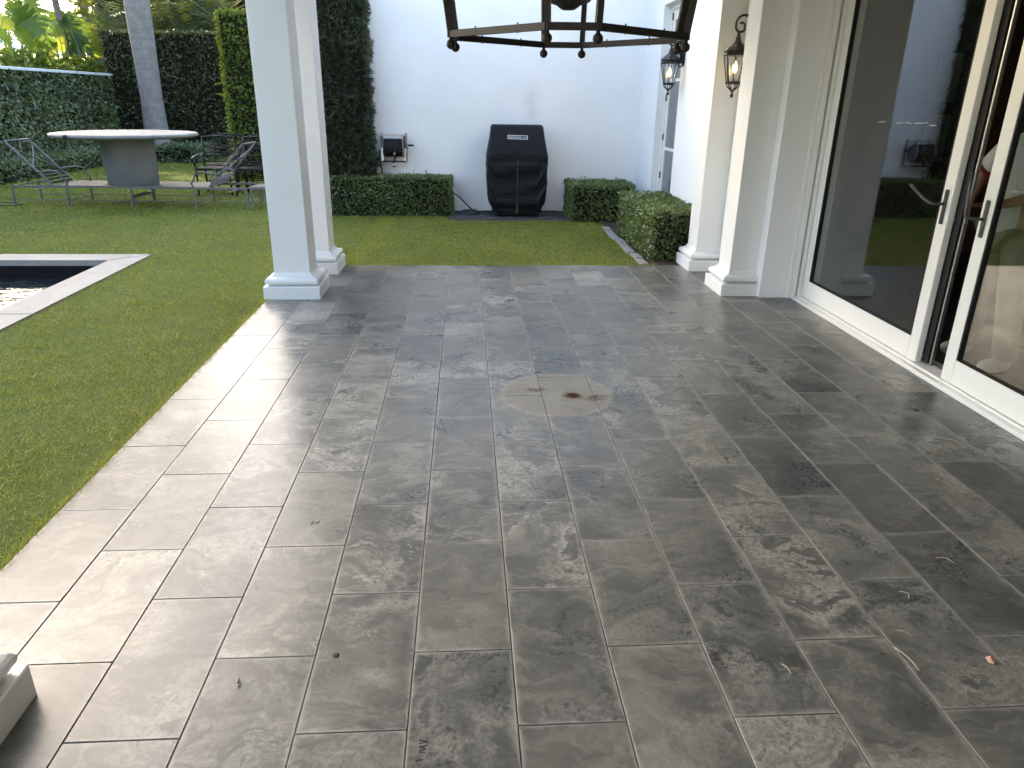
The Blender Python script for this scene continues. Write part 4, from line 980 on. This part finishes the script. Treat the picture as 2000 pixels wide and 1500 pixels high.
# loose shrub showing over the wall cap
def top_shrub():
    y0, y1 = at_x(5, 120, -10.4).y, at_x(200, 130, -10.4).y
    for i, lb in enumerate(('loose pale green shrub showing over the wall cap, left part', 'loose pale green shrub over the wall cap, middle part under the lime paddle leaves', 'loose pale green shrub over the wall cap, right part below the banana leaves')):
        a, b = y0+(y1-y0)*i/3, y0+(y1-y0)*(i+1)/3
        t = thing('shrub', lb, 'shrub', (-10.4, (a+b)/2, 0), group='shrubs behind the fig wall')
        for k in range(5): MB().tube([(0, (k-2)*.15, 0), (random.uniform(-.1, .1), (k-2)*.28, 1.3), (random.uniform(-.2, .2), (k-2)*.38, 2.25)], [.02, .015, .006], 5).build('stem', 'bark', t)
        n = 210; k = 9
        C = np.stack([rng.normal(0, .18, n), rng.uniform(-(b-a)/2-.1, (b-a)/2+.1, n), rng.uniform(1.7, 2.48, n)-.16*i*0], 1)
        P = np.repeat(C, k, 0); D = unit(rng.normal(size=P.shape)+np.array([.2, 0, .55])); L_ = rng.uniform(.09, .17, len(P))
        np_mesh('foliage', leaves(P, D, unit(rng.normal(size=P.shape)+np.array([.5, -.3, .8])), L_, L_*.42), 4, 'ficus_leaf', np.repeat(rng.uniform(.4, 1, n), k), parent=t)
top_shrub()
# slender grey trunk behind the wall
tt = thing('tree', 'slender pale tree trunk rising behind the wall between the broad leaves', 'tree', (-11.2, at_x(128, 120, -11.2).y, 0))
p0 = at_x(131, 110, -11.2); p1 = at_x(118, 45, -11.2); p2 = at_x(105, -10, -11.2); yb = tt.location.y
MB().tube([Vector((0, .05, 0)), p0-tt.location, p1-tt.location, p2-tt.location, Vector((.1, p2.y-yb-.5, 6.5))], [.16, .12, .095, .085, .05], 10).build('trunk', 'bark', tt)
def crown(t, c, rad, n, mat, L=(.14, .26), k=8, flat=.7, hang=0.0, asp=.45):
    C = unit(rng.normal(size=(n, 3)))*(rng.random((n, 1))**.45)*np.array(rad); C[:,2] *= 1
    # clumps
    ph = rng.random(3)*6.28
    keep = (np.sin(C[:,0]*2.1+ph[0])+np.sin(C[:,1]*2.3+ph[1])+np.sin(C[:,2]*2.7+ph[2])+rng.normal(0, .7, n)) > -.6
    C = C[keep]+np.array(c); P = np.repeat(C, k, 0)+rng.normal(0, .05, (len(C)*k, 3))
    D = unit(rng.normal(size=P.shape)+np.array([0, 0, .1-hang*2])); s = rng.uniform(*L, len(P))
    np_mesh('crown', leaves(P, D, unit(rng.normal(size=P.shape)+np.array([0, 0, flat])), s, s*asp), 4, mat, np.repeat(rng.random(len(C)), k), parent=t)
crown(tt, (.1, -.2, 6.8), (1.6, 1.8, 1.4), 420, 'tree_leaf')
# hanging lime foliage of a vine-like tree
for lb, px, w0, zt in (('hanging lime green leaves against the white roof, left bunch', 152, .22, 4.3), ('hanging lime green leaves against the white roof, right bunch', 188, .30, 4.3)):
    q = at_x(px, 0, -12.0); t = thing('hanging_foliage', lb, 'tree', (-12.0, q.y, 0), group='lime foliage hanging by the white roof')
    MB().tube([(0, 0, 0), (.1, .1, 2.5), (0, 0, 5.0)], [.09, .07, .03], 8).build('trunk', 'bark', t)
    ln = 70 if px > 160 else 40; zb = at_x(px, 62 if px > 160 else 36, -12.0).z
    C = np.stack([rng.normal(0, w0*.6, ln), rng.normal(0, w0, ln), rng.uniform(zb, 5.2, ln)], 1); k = 6
    P = np.repeat(C, k, 0)+rng.normal(0, .05, (ln*k, 3)); D = unit(rng.normal(size=P.shape)*.6+np.array([0, 0, -.8])); s = rng.uniform(.14, .26, len(P))
    np_mesh('crown', leaves(P, D, unit(rng.normal(size=P.shape)+np.array([.8, -.5, .2])), s, s*.4), 4, 'lime_leaf', np.repeat(rng.uniform(.3, 1, ln), k), parent=t)
# arching palm left of the thick trunk
t = thing('palm', 'arching palm with long fronds between the white roof and the thick palm trunk', 'palm', (-12.5, 27.5, 0))
MB().tube([(0, 0, 0), (.1, 0, 2), (.05, 0, 4.3)], [.13, .11, .10], 9).build('stem', 'bark', t)
for k in range(15):
    a = k*2.399
    frond('frond', 'palm_leaf', (.05, 0, 4.2), (math.cos(a), math.sin(a), .5+.4*(k % 3)), 3.2, 1.5, 44, .7, .035, t, rib=.02)
# background trees; the tall ones are added, unseen, to keep sun off the patio
TREES = [(-13.6, 26.2, 11.0, 4.0, 1200, 'tall leafy tree added to block the sun, behind the banana leaves and the white roof'), (-17.4, 25.6, 11.4, 4.2, 6000, 'unseen tall leafy tree added to block the sun, left of the white roof'),
         (-21.4, 25.4, 11.8, 4.2, 6000, 'unseen tall leafy tree added to block the sun, far left beyond the fig wall'), (-25.4, 24.6, 12.0, 4.2, 5600, 'unseen tall leafy tree added to block the sun, at the far left of the garden boundary'),
         (-9.6, 29.0, 3.9, 3.0, 4200, 'leafy tree behind the feathery palms, left'), (-5.0, 29.5, 3.9, 3.2, 4200, 'leafy tree behind the tall hedge block')]
for x, y, z, r, n, lb in TREES:
    t = thing('tree', lb, 'tree', (x, y, 0), group='shade trees beyond the garden walls')
    MB().tube([(0, 0, 0), (.1, .1, 2.2), (0, .1, max(2.4, z-2.5)), (.1, 0, z+1.0)], [.26, .2, .15, .05], 9).build('trunk', 'bark', t)
    for k in range(6):
        a = k*1.05; MB().tube([(0, .1, max(.6, z-3.2)), (math.cos(a)*r*.4, math.sin(a)*r*.4, z-1.2), (math.cos(a)*r*.75, math.sin(a)*r*.75, z+.8)], [.1, .06, .02], 6).build('limb', 'bark', t)
    crown(t, (0, 0, z+.2), (r, r, r*1.28 if z > 8 else r*.95), n, 'tree_leaf', (.20, .38))

# neighbouring house with white tiled roof
def neighbour():
    t = thing('neighbour_house', 'neighbouring house with a bright white tiled roof behind the planting', 'house', (-19.5, 34, 0))
    MB().box((-6, -3.4, 0), (2.0, 14, 2.9)).build('wall', 'plaster', t)
    rise, run = .42, 1.0; n = 15; cw = .36
    for i in range(n):
        x0 = 3.4-i*cw; z0 = 3.0+i*cw*rise; q = MB()
        q.add([(x0, -4, z0+.05), (x0, 15, z0+.05), (x0-cw, 15, z0+cw*rise+.01), (x0-cw, -4, z0+cw*rise+.01), (x0, -4, z0-.02), (x0, 15, z0-.02), (x0-cw, 15, z0+cw*rise-.05), (x0-cw, -4, z0+cw*rise-.05)],
              [(0,1,2,3), (7,6,5,4), (0,4,5,1), (1,5,6,2), (2,6,7,3), (3,7,4,0)])
        q.build('roof_course', 'roof_white', t)
neighbour()

# ------------------------------------------------------------------ garden furniture
def lounger():
    t = thing('sun_lounger', '', 'sun lounger'); W2 = .36; L0, L1 = -.885, .885; zs = .285
    def B(name, *segs, w=.022, h=None, parent=t):
        m = MB()
        for p, q in segs: m.bar(p, q, w, h or w)
        return m.build(name, 'alu', parent)
    for s in (-1, 1): B('side_rail', ((L0, s*W2, zs), (L1, s*W2, zs)), w=.02, h=.032)
    B('end_rail', ((L0, -W2, zs), (L0, W2, zs))); B('end_rail', ((L1, -W2, zs), (L1, W2, zs)))
    for x in (L0+.01, -.07, L1-.01):
        for s in (-1, 1):
            B('leg', ((x, s*W2, zs+(.03 if x == -.07 else 0)), (x-.015 if x < 0 else x+.02, s*(W2+.012), -.012)), w=.024)
    for s in (-1, 1): B('stretcher', ((L0+.01, s*W2, .085), (L1-.01, s*W2, .085)), w=.012)
    B('stretcher', ((-.075, -W2, .085), (-.075, W2, .085)), w=.012); B('stretcher', ((L1-.01, -W2, .14), (L1-.01, W2, .14)), w=.02, h=.04)
    for i in range(30):
        x = -.28+i*.0395
        MB().box((-.0135, -W2+.01, -.003), (.0135, W2-.01, .003)).build('slat', 'alu', t, loc=(x, 0, zs+.016))
    # raised backrest
    b0 = Vector((-.30, 0, zs+.01)); b1 = Vector((-.875, 0, .93)); bw = .31
    br = MB()
    for s in (-1, 1): br.bar(b0+Vector((0, s*bw, 0)), b1+Vector((0, s*bw, 0)), .022, .026, up=(1,0,0))
    bk = br.build('backrest', 'alu', t)
    dl = b1-b0
    pt = lambda f, y: tuple(b0+dl*f+Vector((0, y, 0))-Vector((.05, 0, .04))*math.sin(f*math.pi)*.3)
    MB().tube([pt(1, y) for y in (-bw, 0, bw)], .014, 6).build('top_bar', 'alu', bk)
    for s in (-1, 1): MB().tube([pt(.28+.70*f, s*bw*math.cos(f*math.pi)*(1.0)) for f in [i/8 for i in range(9)]], .011, 6).build('cross_brace', 'alu', bk)
    for f in (.06, .14, .22): MB().bar(pt(f, -bw), pt(f, bw), .05, .008, up=tuple(dl)).build('back_slat', 'alu', bk)
    MB().bar(pt(.28, -bw), pt(.28, bw), .022).build('back_rail', 'alu', bk)
    for s in (-1, 1):
        arm = [Vector(pt(.33, s*bw)), Vector((-.42, s*(W2+.01), .50)), Vector((-.26, s*(W2+.015), .52)), Vector((-.15, s*(W2+.015), .505)), Vector((-.12, s*(W2+.015), .46)), Vector((-.10, s*(W2+.01), .40)), Vector((-.05, s*W2, .355)), Vector((-.07, s*W2, .31))]
        MB().tube(arm, .014, 6).build('armrest', 'alu', t)
    MB().bar((-.60, -bw, zs-.06), (-.60, bw, zs-.06), .03, .01).build('back_support', 'alu', t)
    return t
l1 = lounger(); l1.location = (-5.985, 12.11, 0); l1.rotation_euler = (0, 0, R(-.6))
l1['label'] = 'grey metal sun lounger at the left with its lattice back raised, under the round table'; l1['group'] = 'metal sun loungers pushed foot to foot'
l2 = copy_tree(l1, (-4.20, 12.02, 0), math.pi+R(-3.5), 'grey metal sun lounger in front of the black armchairs, back raised towards the column', 'metal sun loungers pushed foot to foot')
def round_table():
    t = thing('round_table', 'large round grey cement table with drum pedestal standing on the sun loungers', 'table', (-5.205, 12.10, .303))
    MB().lathe([(.362, 0), (.366, .006), (.385, .68), (.385, .69)], 56).build('pedestal', 'table_foot', t)
    MB().lathe([(.95, .690), (1.01, .698), (1.035, .712), (1.042, .728), (1.035, .745), (1.015, .757), (.99, .760)], 72).build('table_top', 'table_top', t)
    MB().box((-.42, -1.046, .695), (-.412, -.94, .755)).build('expansion_joint', 'ink', t)
round_table()
def armchair():
    t = thing('armchair', '', 'armchair'); w_, d_ = .275, .25; zs = .42
    def tb(name, pts, r=.011, mat='iron', fl=None, par=t): return MB().tube(pts, r, 6, flat=fl).build(name, mat, par)
    for s in (-1, 1):
        tb('leg', [(s*w_, -d_, zs+.10), (s*w_, -d_, .25), (s*(w_+.005), -d_-.01, -.012)], .017)
        tb('leg', [(s*w_*.97, d_+.06, .93), (s*w_, d_+.01, zs), (s*w_, d_+.03, -.012)], .017)
        tb('armrest', [(s*w_, d_+.03, .66), (s*(w_+.03), .08, .645), (s*(w_+.035), -.12, .635), (s*(w_+.035), -d_-.03, .60), (s*(w_+.035), -d_-.06, .585)], [.012, .022, .026, .022, .010], fl=.4)
        tb('arm_support', [(s*w_, -d_, zs+.09), (s*(w_+.012), -d_+.03, .55), (s*(w_+.03), -d_+.01, .62)], .010)
        MB().tube([(s*(w_), -d_+.05*math.cos(a)-.02, .52+.05*math.sin(a)) for a in [R(x) for x in range(60, 330, 30)]], .008, 6).build('scroll', 'iron', t)
    fr = MB()
    for p, q in (((-w_, -d_, zs), (w_, -d_, zs)), ((-w_, d_, zs), (w_, d_, zs)), ((-w_, -d_, zs), (-w_, d_, zs)), ((w_, -d_, zs), (w_, d_, zs))): fr.bar(p, q, .018, .03)
    fr.build('seat_frame', 'iron', t)
    for i in range(8): MB().box((-.021, -d_, -.002), (.021, d_, .002)).build('seat_strap', 'iron', t, loc=(-w_+.034+i*.0689, 0, zs+.017))
    for i in range(7): MB().box((-w_, -.021, -.002), (w_, .021, .002)).build('seat_strap', 'iron', t, loc=(0, -d_+.036+i*.0713, zs+.0215))
    by_ = lambda z: d_+.01+.05*(z-zs)/.5
    bk = tb('top_rail', [(-w_, by_(.93), .925), (0, by_(.93)+.01, .94), (w_, by_(.93), .925)], .016)
    for z, r in ((.86, .008), (.62, .009), (.52, .009)): tb('back_rail', [(-w_, by_(z), z), (w_, by_(z), z)], r, par=bk)
    tb('back_swag', [(w_*math.sin(R(x)), by_(.75), .745+.10*(1-math.cos(R(x)))) for x in range(-90, 91, 18)], .009, par=bk)
    tb('back_swag', [(w_*math.sin(R(x)), by_(.72), .735-.10*(1-math.cos(R(x)))) for x in range(-90, 91, 18)], .009, par=bk)
    for s in (-1, 1): tb('stretcher', [(s*w_, -d_, .15), (s*w_, d_+.02, .15)], .008)
    tb('stretcher', [(-w_, 0, .15), (w_, 0, .15)], .008)
    return t
ac = armchair(); ac.location = (-4.34, 13.45, 0); ac.rotation_euler = (0, 0, R(2)); ac['label'] = 'black iron armchair nearest the round table, facing the lawn'; ac['group'] = 'black iron armchairs stored on the lawn'
copy_tree(ac, (-4.42, 14.20, 0), R(-3), 'black iron armchair tucked directly behind the one nearest the round table')
copy_tree(ac, (-3.66, 13.42, 0), R(-4), 'black iron armchair in the front row beside the white column')
copy_tree(ac, (-3.72, 14.15, 0), R(3), 'black iron armchair in the back row beside the white column')
# low footstool half hidden behind the column
t = thing('footstool', 'low grey metal footstool showing at the edge of the white column', 'footstool', (-2.98, 11.85, 0))
fr = MB()
for p, q in (((-.3, -.25, .29), (.3, -.25, .29)), ((-.3, .25, .29), (.3, .25, .29)), ((-.3, -.25, .29), (-.3, .25, .29)), ((.3, -.25, .29), (.3, .25, .29))): fr.bar(p, q, .02, .03)
fr.build('seat_frame', 'alu', t)
for i in range(14): MB().box((-.018, -.24, -.003), (.018, .24, .003)).build('slat', 'alu', t, loc=(-.27+i*.0415, 0, .308))
for x in (-.29, .29):
    for y in (-.24, .24): MB().bar((x, y, .29), (x*1.05, y*1.05, -.012), .026).build('leg', 'alu', t)
for y in (-.24, .24): MB().bar((-.29, y, .10), (.29, y, .10), .012).build('stretcher', 'alu', t)
# yellow hose end in the grass at the far left
tag(MB().tube([gnd(-40, 398)+Vector((0,0,.012)), gnd(0, 402)+Vector((0,0,.012)), gnd(28, 402)+Vector((0,0,.012)), gnd(44, 400)+Vector((0,0,.014)), gnd(40, 397)+Vector((0,0,.012)), gnd(10, 396)+Vector((0,0,.012)), gnd(-30, 396)+Vector((0,0,.012))], .012, 6).build('lawn_hose', 'lime_hose' if 'lime_hose' in MAT else 'stem'), 'thin green hose loop lying on the lawn at the left edge', 'hose')

# ------------------------------------------------------------------ things inside the room
for i, (x, z, lb) in enumerate(((5.20, 1.62, 'black framed drawing on the inside wall, upper left'), (5.60, 1.62, 'black framed drawing on the inside wall, upper right'), (5.20, 1.0, 'black framed drawing on the inside wall, lower left'), (5.60, 1.0, 'black framed drawing on the inside wall, lower right'))):
    t = thing('picture', lb, 'picture', (x, 8.2, z), group='framed drawings inside the room')
    fr = MB(); w_, h_ = .165, .55
    for a, b in (((-w_, -.03, 0), (-w_+.028, -.002, h_)), ((w_-.028, -.03, 0), (w_, -.002, h_)), ((-w_+.028, -.03, 0), (w_-.028, -.002, .028)), ((-w_+.028, -.03, h_-.028), (w_-.028, -.002, h_))): fr.box(a, b)
    fr.build('frame', 'frame_black', t)
    MB().box((-w_+.028, -.012, .028), (w_-.028, -.004, h_-.028)).build('print', 'paper', t)
    MB().tube([(.0, -.014, .12), (.05, -.014, .2), (.02, -.014, .3), (.06, -.014, .42)], .003, 5).build('drawn_line', 'ink', t)

def skin_mesh(name, joints, edges, mat, parent, sub=2):
    me = bpy.data.meshes.new(name); me.from_pydata([j[0] for j in joints], edges, [])
    o = bpy.data.objects.new(name, me); COL.objects.link(o)
    md = o.modifiers.new('skin', 'SKIN'); md.use_smooth_shade = True; md.branch_smoothing = .4
    for v, j in zip(me.skin_vertices[0].data, joints):
        r = j[1]; v.radius = r if isinstance(r, tuple) else (r, r)
    me.skin_vertices[0].data[0].use_root = True
    sb = o.modifiers.new('sub', 'SUBSURF'); sb.levels = sub; sb.render_levels = sub
    bpy.context.view_layer.update()
    m2 = bpy.data.meshes.new_from_object(o.evaluated_get(bpy.context.evaluated_depsgraph_get()))
    bpy.data.objects.remove(o); m2.materials.clear(); m2.materials.append(MAT[mat]); m2.name = name
    q = bpy.data.objects.new(name, m2); COL.objects.link(q); q.parent = parent; return q
def person():
    # faces -x (towards the patio); y runs along the doors, +y is further from the camera
    t = thing('person', 'person in white shirt and khaki trousers standing just inside the glass door', 'person', (3.46, 4.42, 0.0))
    J = []; E = []
    def j(p, r, par=None):
        J.append((p, r)); i = len(J)-1
        if par is not None: E.append((par, i))
        return i
    pel = j((0, 0, .95), (.13, .11)); ch = j((-.01, 0, 1.15), (.135, .105), pel); up = j((0, 0, 1.36), (.14, .105), ch); nk = j((0, 0, 1.49), .058, up)
    hd0 = j((-.01, 0, 1.57), .07, nk); hd1 = j((-.015, 0, 1.655), (.083, .095), hd0); hd2 = j((-.005, 0, 1.735), .06, hd1)
    hands = {}
    for s in (1, -1):
        sh = j((0, s*.17, 1.405), .062, up)
        if s > 0: el = j((-.02, .36, 1.20), .044, sh); wr = j((-.05, .42, .985), .029, el); pm = j((-.055, .428, .91), (.036, .024), wr); tip = (-.06, .43, .82)
        else: el = j((-.02, -.24, 1.14), .044, sh); wr = j((-.19, -.10, 1.06), .029, el); pm = j((-.255, -.05, 1.05), (.036, .024), wr); tip = (-.33, .0, 1.04)
        b = Vector(J[pm][0]); d = (Vector(tip)-b).normalized(); sd = d.cross(Vector((1, 0, 0)) if s > 0 else Vector((0, 0, 1))).normalized()
        if s > 0: sd = Vector((1, 0, 0))
        for f, ln in ((-.026, .070), (-.009, .080), (.009, .076), (.026, .060)):
            k1 = j(tuple(b+d*.035+sd*f), .0105, pm); k2 = j(tuple(b+d*(.035+ln*.5)+sd*f*1.1), .009, k1); j(tuple(b+d*(.03+ln)+sd*f+Vector((-.008, -.006*s, 0))), .0075, k2)
        k1 = j(tuple(b+d*.0-sd*.034), .011, pm); j(tuple(b+d*.045-sd*.05), .009, k1)
        hp = j((0, s*.095, .90), .09, pel); kn = j((-.02, s*.15, .50), .055, hp); an = j((.02, s*.185, .085), .038, kn); j((-.09, s*.195, .045), .034, an)
    skin_mesh('body', J, E, 'skin', t, 2)
    sj = [((0, 0, .80), (.17, .135)), ((0, 0, .98), (.168, .135)), ((-.01, 0, 1.18), (.165, .13)), ((0, 0, 1.37), (.165, .125)), ((0, 0, 1.47), (.075, .075)), ((0, .175, 1.41), .085), ((-.015, .30, 1.275), .078), ((-.018, .335, 1.235), .074), ((0, -.175, 1.41), .085), ((-.015, -.225, 1.25), .078), ((-.018, -.24, 1.20), .074)]
    sh = skin_mesh('shirt', sj, [(0,1),(1,2),(2,3),(3,4),(3,5),(5,6),(6,7),(3,8),(8,9),(9,10)], 'shirt', t, 2)
    skin_mesh('sleeve_cuff', [((-.0175, .328, 1.243), .079), ((-.0185, .340, 1.229), .079), ((-.019, .346, 1.222), .078)], [(0,1),(1,2)], 'red_trim', sh, 1)
    skin_mesh('sleeve_cuff', [((-.0175, -.236, 1.212), .079), ((-.0185, -.242, 1.196), .079), ((-.019, -.246, 1.186), .078)], [(0,1),(1,2)], 'red_trim', sh, 1)
    tj = [((0, 0, .93), (.155, .125)), ((0, .095, .84), .11), ((-.02, .15, .50), .085), ((.015, .185, .12), .078), ((.015, .187, .07), .080), ((0, -.095, .84), .11), ((-.02, -.15, .50), .085), ((.015, -.185, .12), .078), ((.015, -.187, .07), .080)]
    skin_mesh('trousers', tj, [(0,1),(1,2),(2,3),(3,4),(0,5),(5,6),(6,7),(7,8)], 'khaki', t, 2)
    for s in (1, -1):
        o = skin_mesh('shoe', [((.06, s*.19, .042), .045), ((0, s*.19, .055), .055), ((-.09, s*.195, .045), .052), ((-.155, s*.20, .034), .040)], [(0,1),(1,2),(2,3)], 'sneaker', t, 2)
    # face and hair
    MB().ball((.022, 0, 1.705), .102, 18, (1.0, .86, .95)).build('hair', 'hair', t)
    fc = MB(); fc.ball((-.098, 0, 1.655), .014, 10, (1.2, .8, 1.5)); fc.build('nose', 'skin', t)
    for s in (-1, 1):
        MB().ball((-.088, s*.032, 1.682), .011, 10).build('eye', 'sneaker', t)
        MB().ball((-.01, s*.092, 1.665), .026, 10, (.7, .35, 1.1)).build('ear', 'skin', t)
    MB().ball((-.092, 0, 1.615), .017, 10, (.4, 1.3, .35)).build('mouth', 'red_trim', t)
person()

# ------------------------------------------------------------------ litter on the slate
def twig(px, label, mat, pts, r):
    b = gnd(*px); o = MB().tube([Vector(p) for p in pts], r, 5).build('twig', mat, loc=(b.x, b.y, .004)); return tag(o, label, 'twig', 'dry twigs on the slate')
def curl(dx, dy, bend, n=7, z=.003):
    d = Vector((dx, dy, 0)); s = Vector((-dy, dx, 0))
    return [d*(i/(n-1)-.5)+s*bend*math.sin(math.pi*i/(n-1))+Vector((0, 0, z+.004*math.sin(math.pi*i/(n-1)))) for i in range(n)]
o = twig((1465, 962), 'forked curling dry twig in the middle right of the slate', 'twig_pale', curl(.09, -.10, -.12), .0022)
MB().tube(curl(.055, -.03, .2), .0018, 5).build('side_shoot', 'twig_pale', o, loc=(-.035, .035, 0))
twig((1845, 1098), 'curved pale stalk on the slate below the near glass door', 'twig_pale', curl(.05, -.035, .25), .002)
twig((1770, 1290), 'straight split stalk along a joint at the lower right', 'twig_pale', curl(.02, -.10, .05), .0024)
twig((1535, 1310), 'short pale seed stalk at the lower right of the slate', 'twig_pale', curl(.012, -.04, .1), .003)
twig((1605, 1172), 'bent twig with a dark bud at the right of the slate', 'twig_brown', curl(.035, -.02, .5), .0018)
twig((1765, 1165), 'short hooked stalk right of the bent twig', 'twig_pale', curl(.01, -.04, .35), .0018)
twig((1780, 1032), 'long thin arched stalk near the glass door', 'twig_brown', curl(.10, .01, .3), .0014)
twig((1765, 1240), 'thin pale stalk above the straight split stalk', 'twig_pale', curl(.04, -.03, .1), .0016)
twig((465, 1333), 'tiny pale seed husk on the left slate', 'twig_pale', curl(.004, -.022, .1), .004)
twig((1822, 891), 'dark twig lying over a joint below the glass door', 'twig_brown', curl(.06, -.03, .1), .003)
twig((1330, 738), 'small dark curled twig right of the round mark', 'twig_brown', curl(.03, -.02, .4), .0025)
twig((1205, 805), 'small straight dark twig at the right rim of the round mark', 'twig_brown', curl(.05, -.008, .05), .003)
twig((1050, 731), 'small dark twig at the top rim of the round mark', 'twig_brown', curl(.04, .01, .2), .0035)
b = gnd(1934, 1292)
lf = MB().add([(-.012, -.008, .002), (0, .004, .014), (.014, -.004, .004), (.010, .014, .010), (-.010, .013, .006), (0, -.016, .004)], [(0,5,1), (5,2,1), (1,2,3), (1,3,4), (0,1,4)])
tag(lf.build('fallen_leaf', 'dry_leaf', loc=(b.x, b.y, .001)), 'small curled pink dry leaf at the lower right of the slate', 'leaf')
def grit(px, label, n, sx, sy, mat, size, h=.006):
    c = gnd(*px); X = rng.normal(0, 1, n)*sx; Y = rng.normal(0, 1, n)*sy
    P = np.stack([X, Y, .001+h*np.exp(-(X/sx)**2-(Y/sy)**2)*rng.random(n)], 1); D = unit(rng.normal(size=(n, 3))*np.array([1, 1, .4])); L_ = rng.uniform(.5, 1.5, n)*size
    o = np_mesh('grit', leaves(P, D, unit(rng.normal(size=(n, 3))+np.array([0, 0, 1])), L_, L_*.5), 4, 'rust_grit', loc=(c.x, c.y, .002)); o.data.materials.clear(); o.data.materials.append(MAT[mat]); tag(o, label, 'debris')
grit((1118, 773), 'rust coloured pile of crumbs in the middle of the round mark', 900, .022, .020, 'rust_grit', .006, .012)
grit((1158, 778), 'brown crumbs at the right of the round mark', 420, .030, .022, 'rust_grit', .005)
grit((1042, 763), 'dark bits of dirt at the left of the round mark', 260, .040, .018, 'twig_brown', .006)
grit((1060, 755), 'fine dark specks scattered over the round mark', 260, .12, .07, 'ink', .0035, .001)
grit((1080, 770), 'fine brown dust over the round mark', 420, .17, .13, 'twig_brown', .0025, .001)
grit((1640, 1080), 'fine pale dust and chaff scattered over the right half of the slate', 700, .75, .9, 'twig_pale', .0045, .001)
# screw anchor hole in a tile
b = gnd(656, 1280); tag(MB().lathe([(.001, .0012), (.0085, .0012), (.010, .0004)][::-1], 14).build('anchor_hole', 'ink', loc=(b.x, b.y, .0012)), 'small dark drilled hole in a slate tile at the lower left', 'hole')
# worn ink stamps left on two tiles
def stamp(px, label, strokes, sz):
    c = gnd(*px); m = MB()
    for (x0, y0, x1, y1) in strokes: m.bar((x0*sz, y0*sz, 0), (x1*sz, y1*sz, 0), sz*.16, .0006)
    tag(m.build('ink_stamp', 'ink', loc=(c.x, c.y, .0014)), label, 'stamp')
stamp((825, 1470), 'worn illegible dark ink stamp at the bottom edge of the slate', [(-.5, 1.8, .5, 1.6), (-.5, 1.3, .5, 1.5), (.5, 1.6, .6, 1.1), (-.4, .7, .5, 1.0), (-.4, .9, .3, .5), (-.3, .3, .4, .4), (-.4, .1, .0, .0), (.1, -.1, .3, 0), (-.7, -1.2, -.2, -1.0), (-.7, -1.4, -.6, -1.1), (-.2, -1.0, .1, -1.1)], .022)
stamp((620, 1022), 'faded speckled ink stamp on a tile at the left middle', [(-.1, .6, .4, .7), (.4, .7, .3, 0), (-.3, .3, .2, .2), (-.3, 0, .2, -.1), (-.6, -.6, -.2, -.5), (-1.6, .6, -1.1, .7), (-1.6, .3, -1.2, .2), (-1.7, -.1, -1.2, -.1), (-1.6, -.5, -1.3, -.4), (-1.0, .9, -.9, .5)], .016)
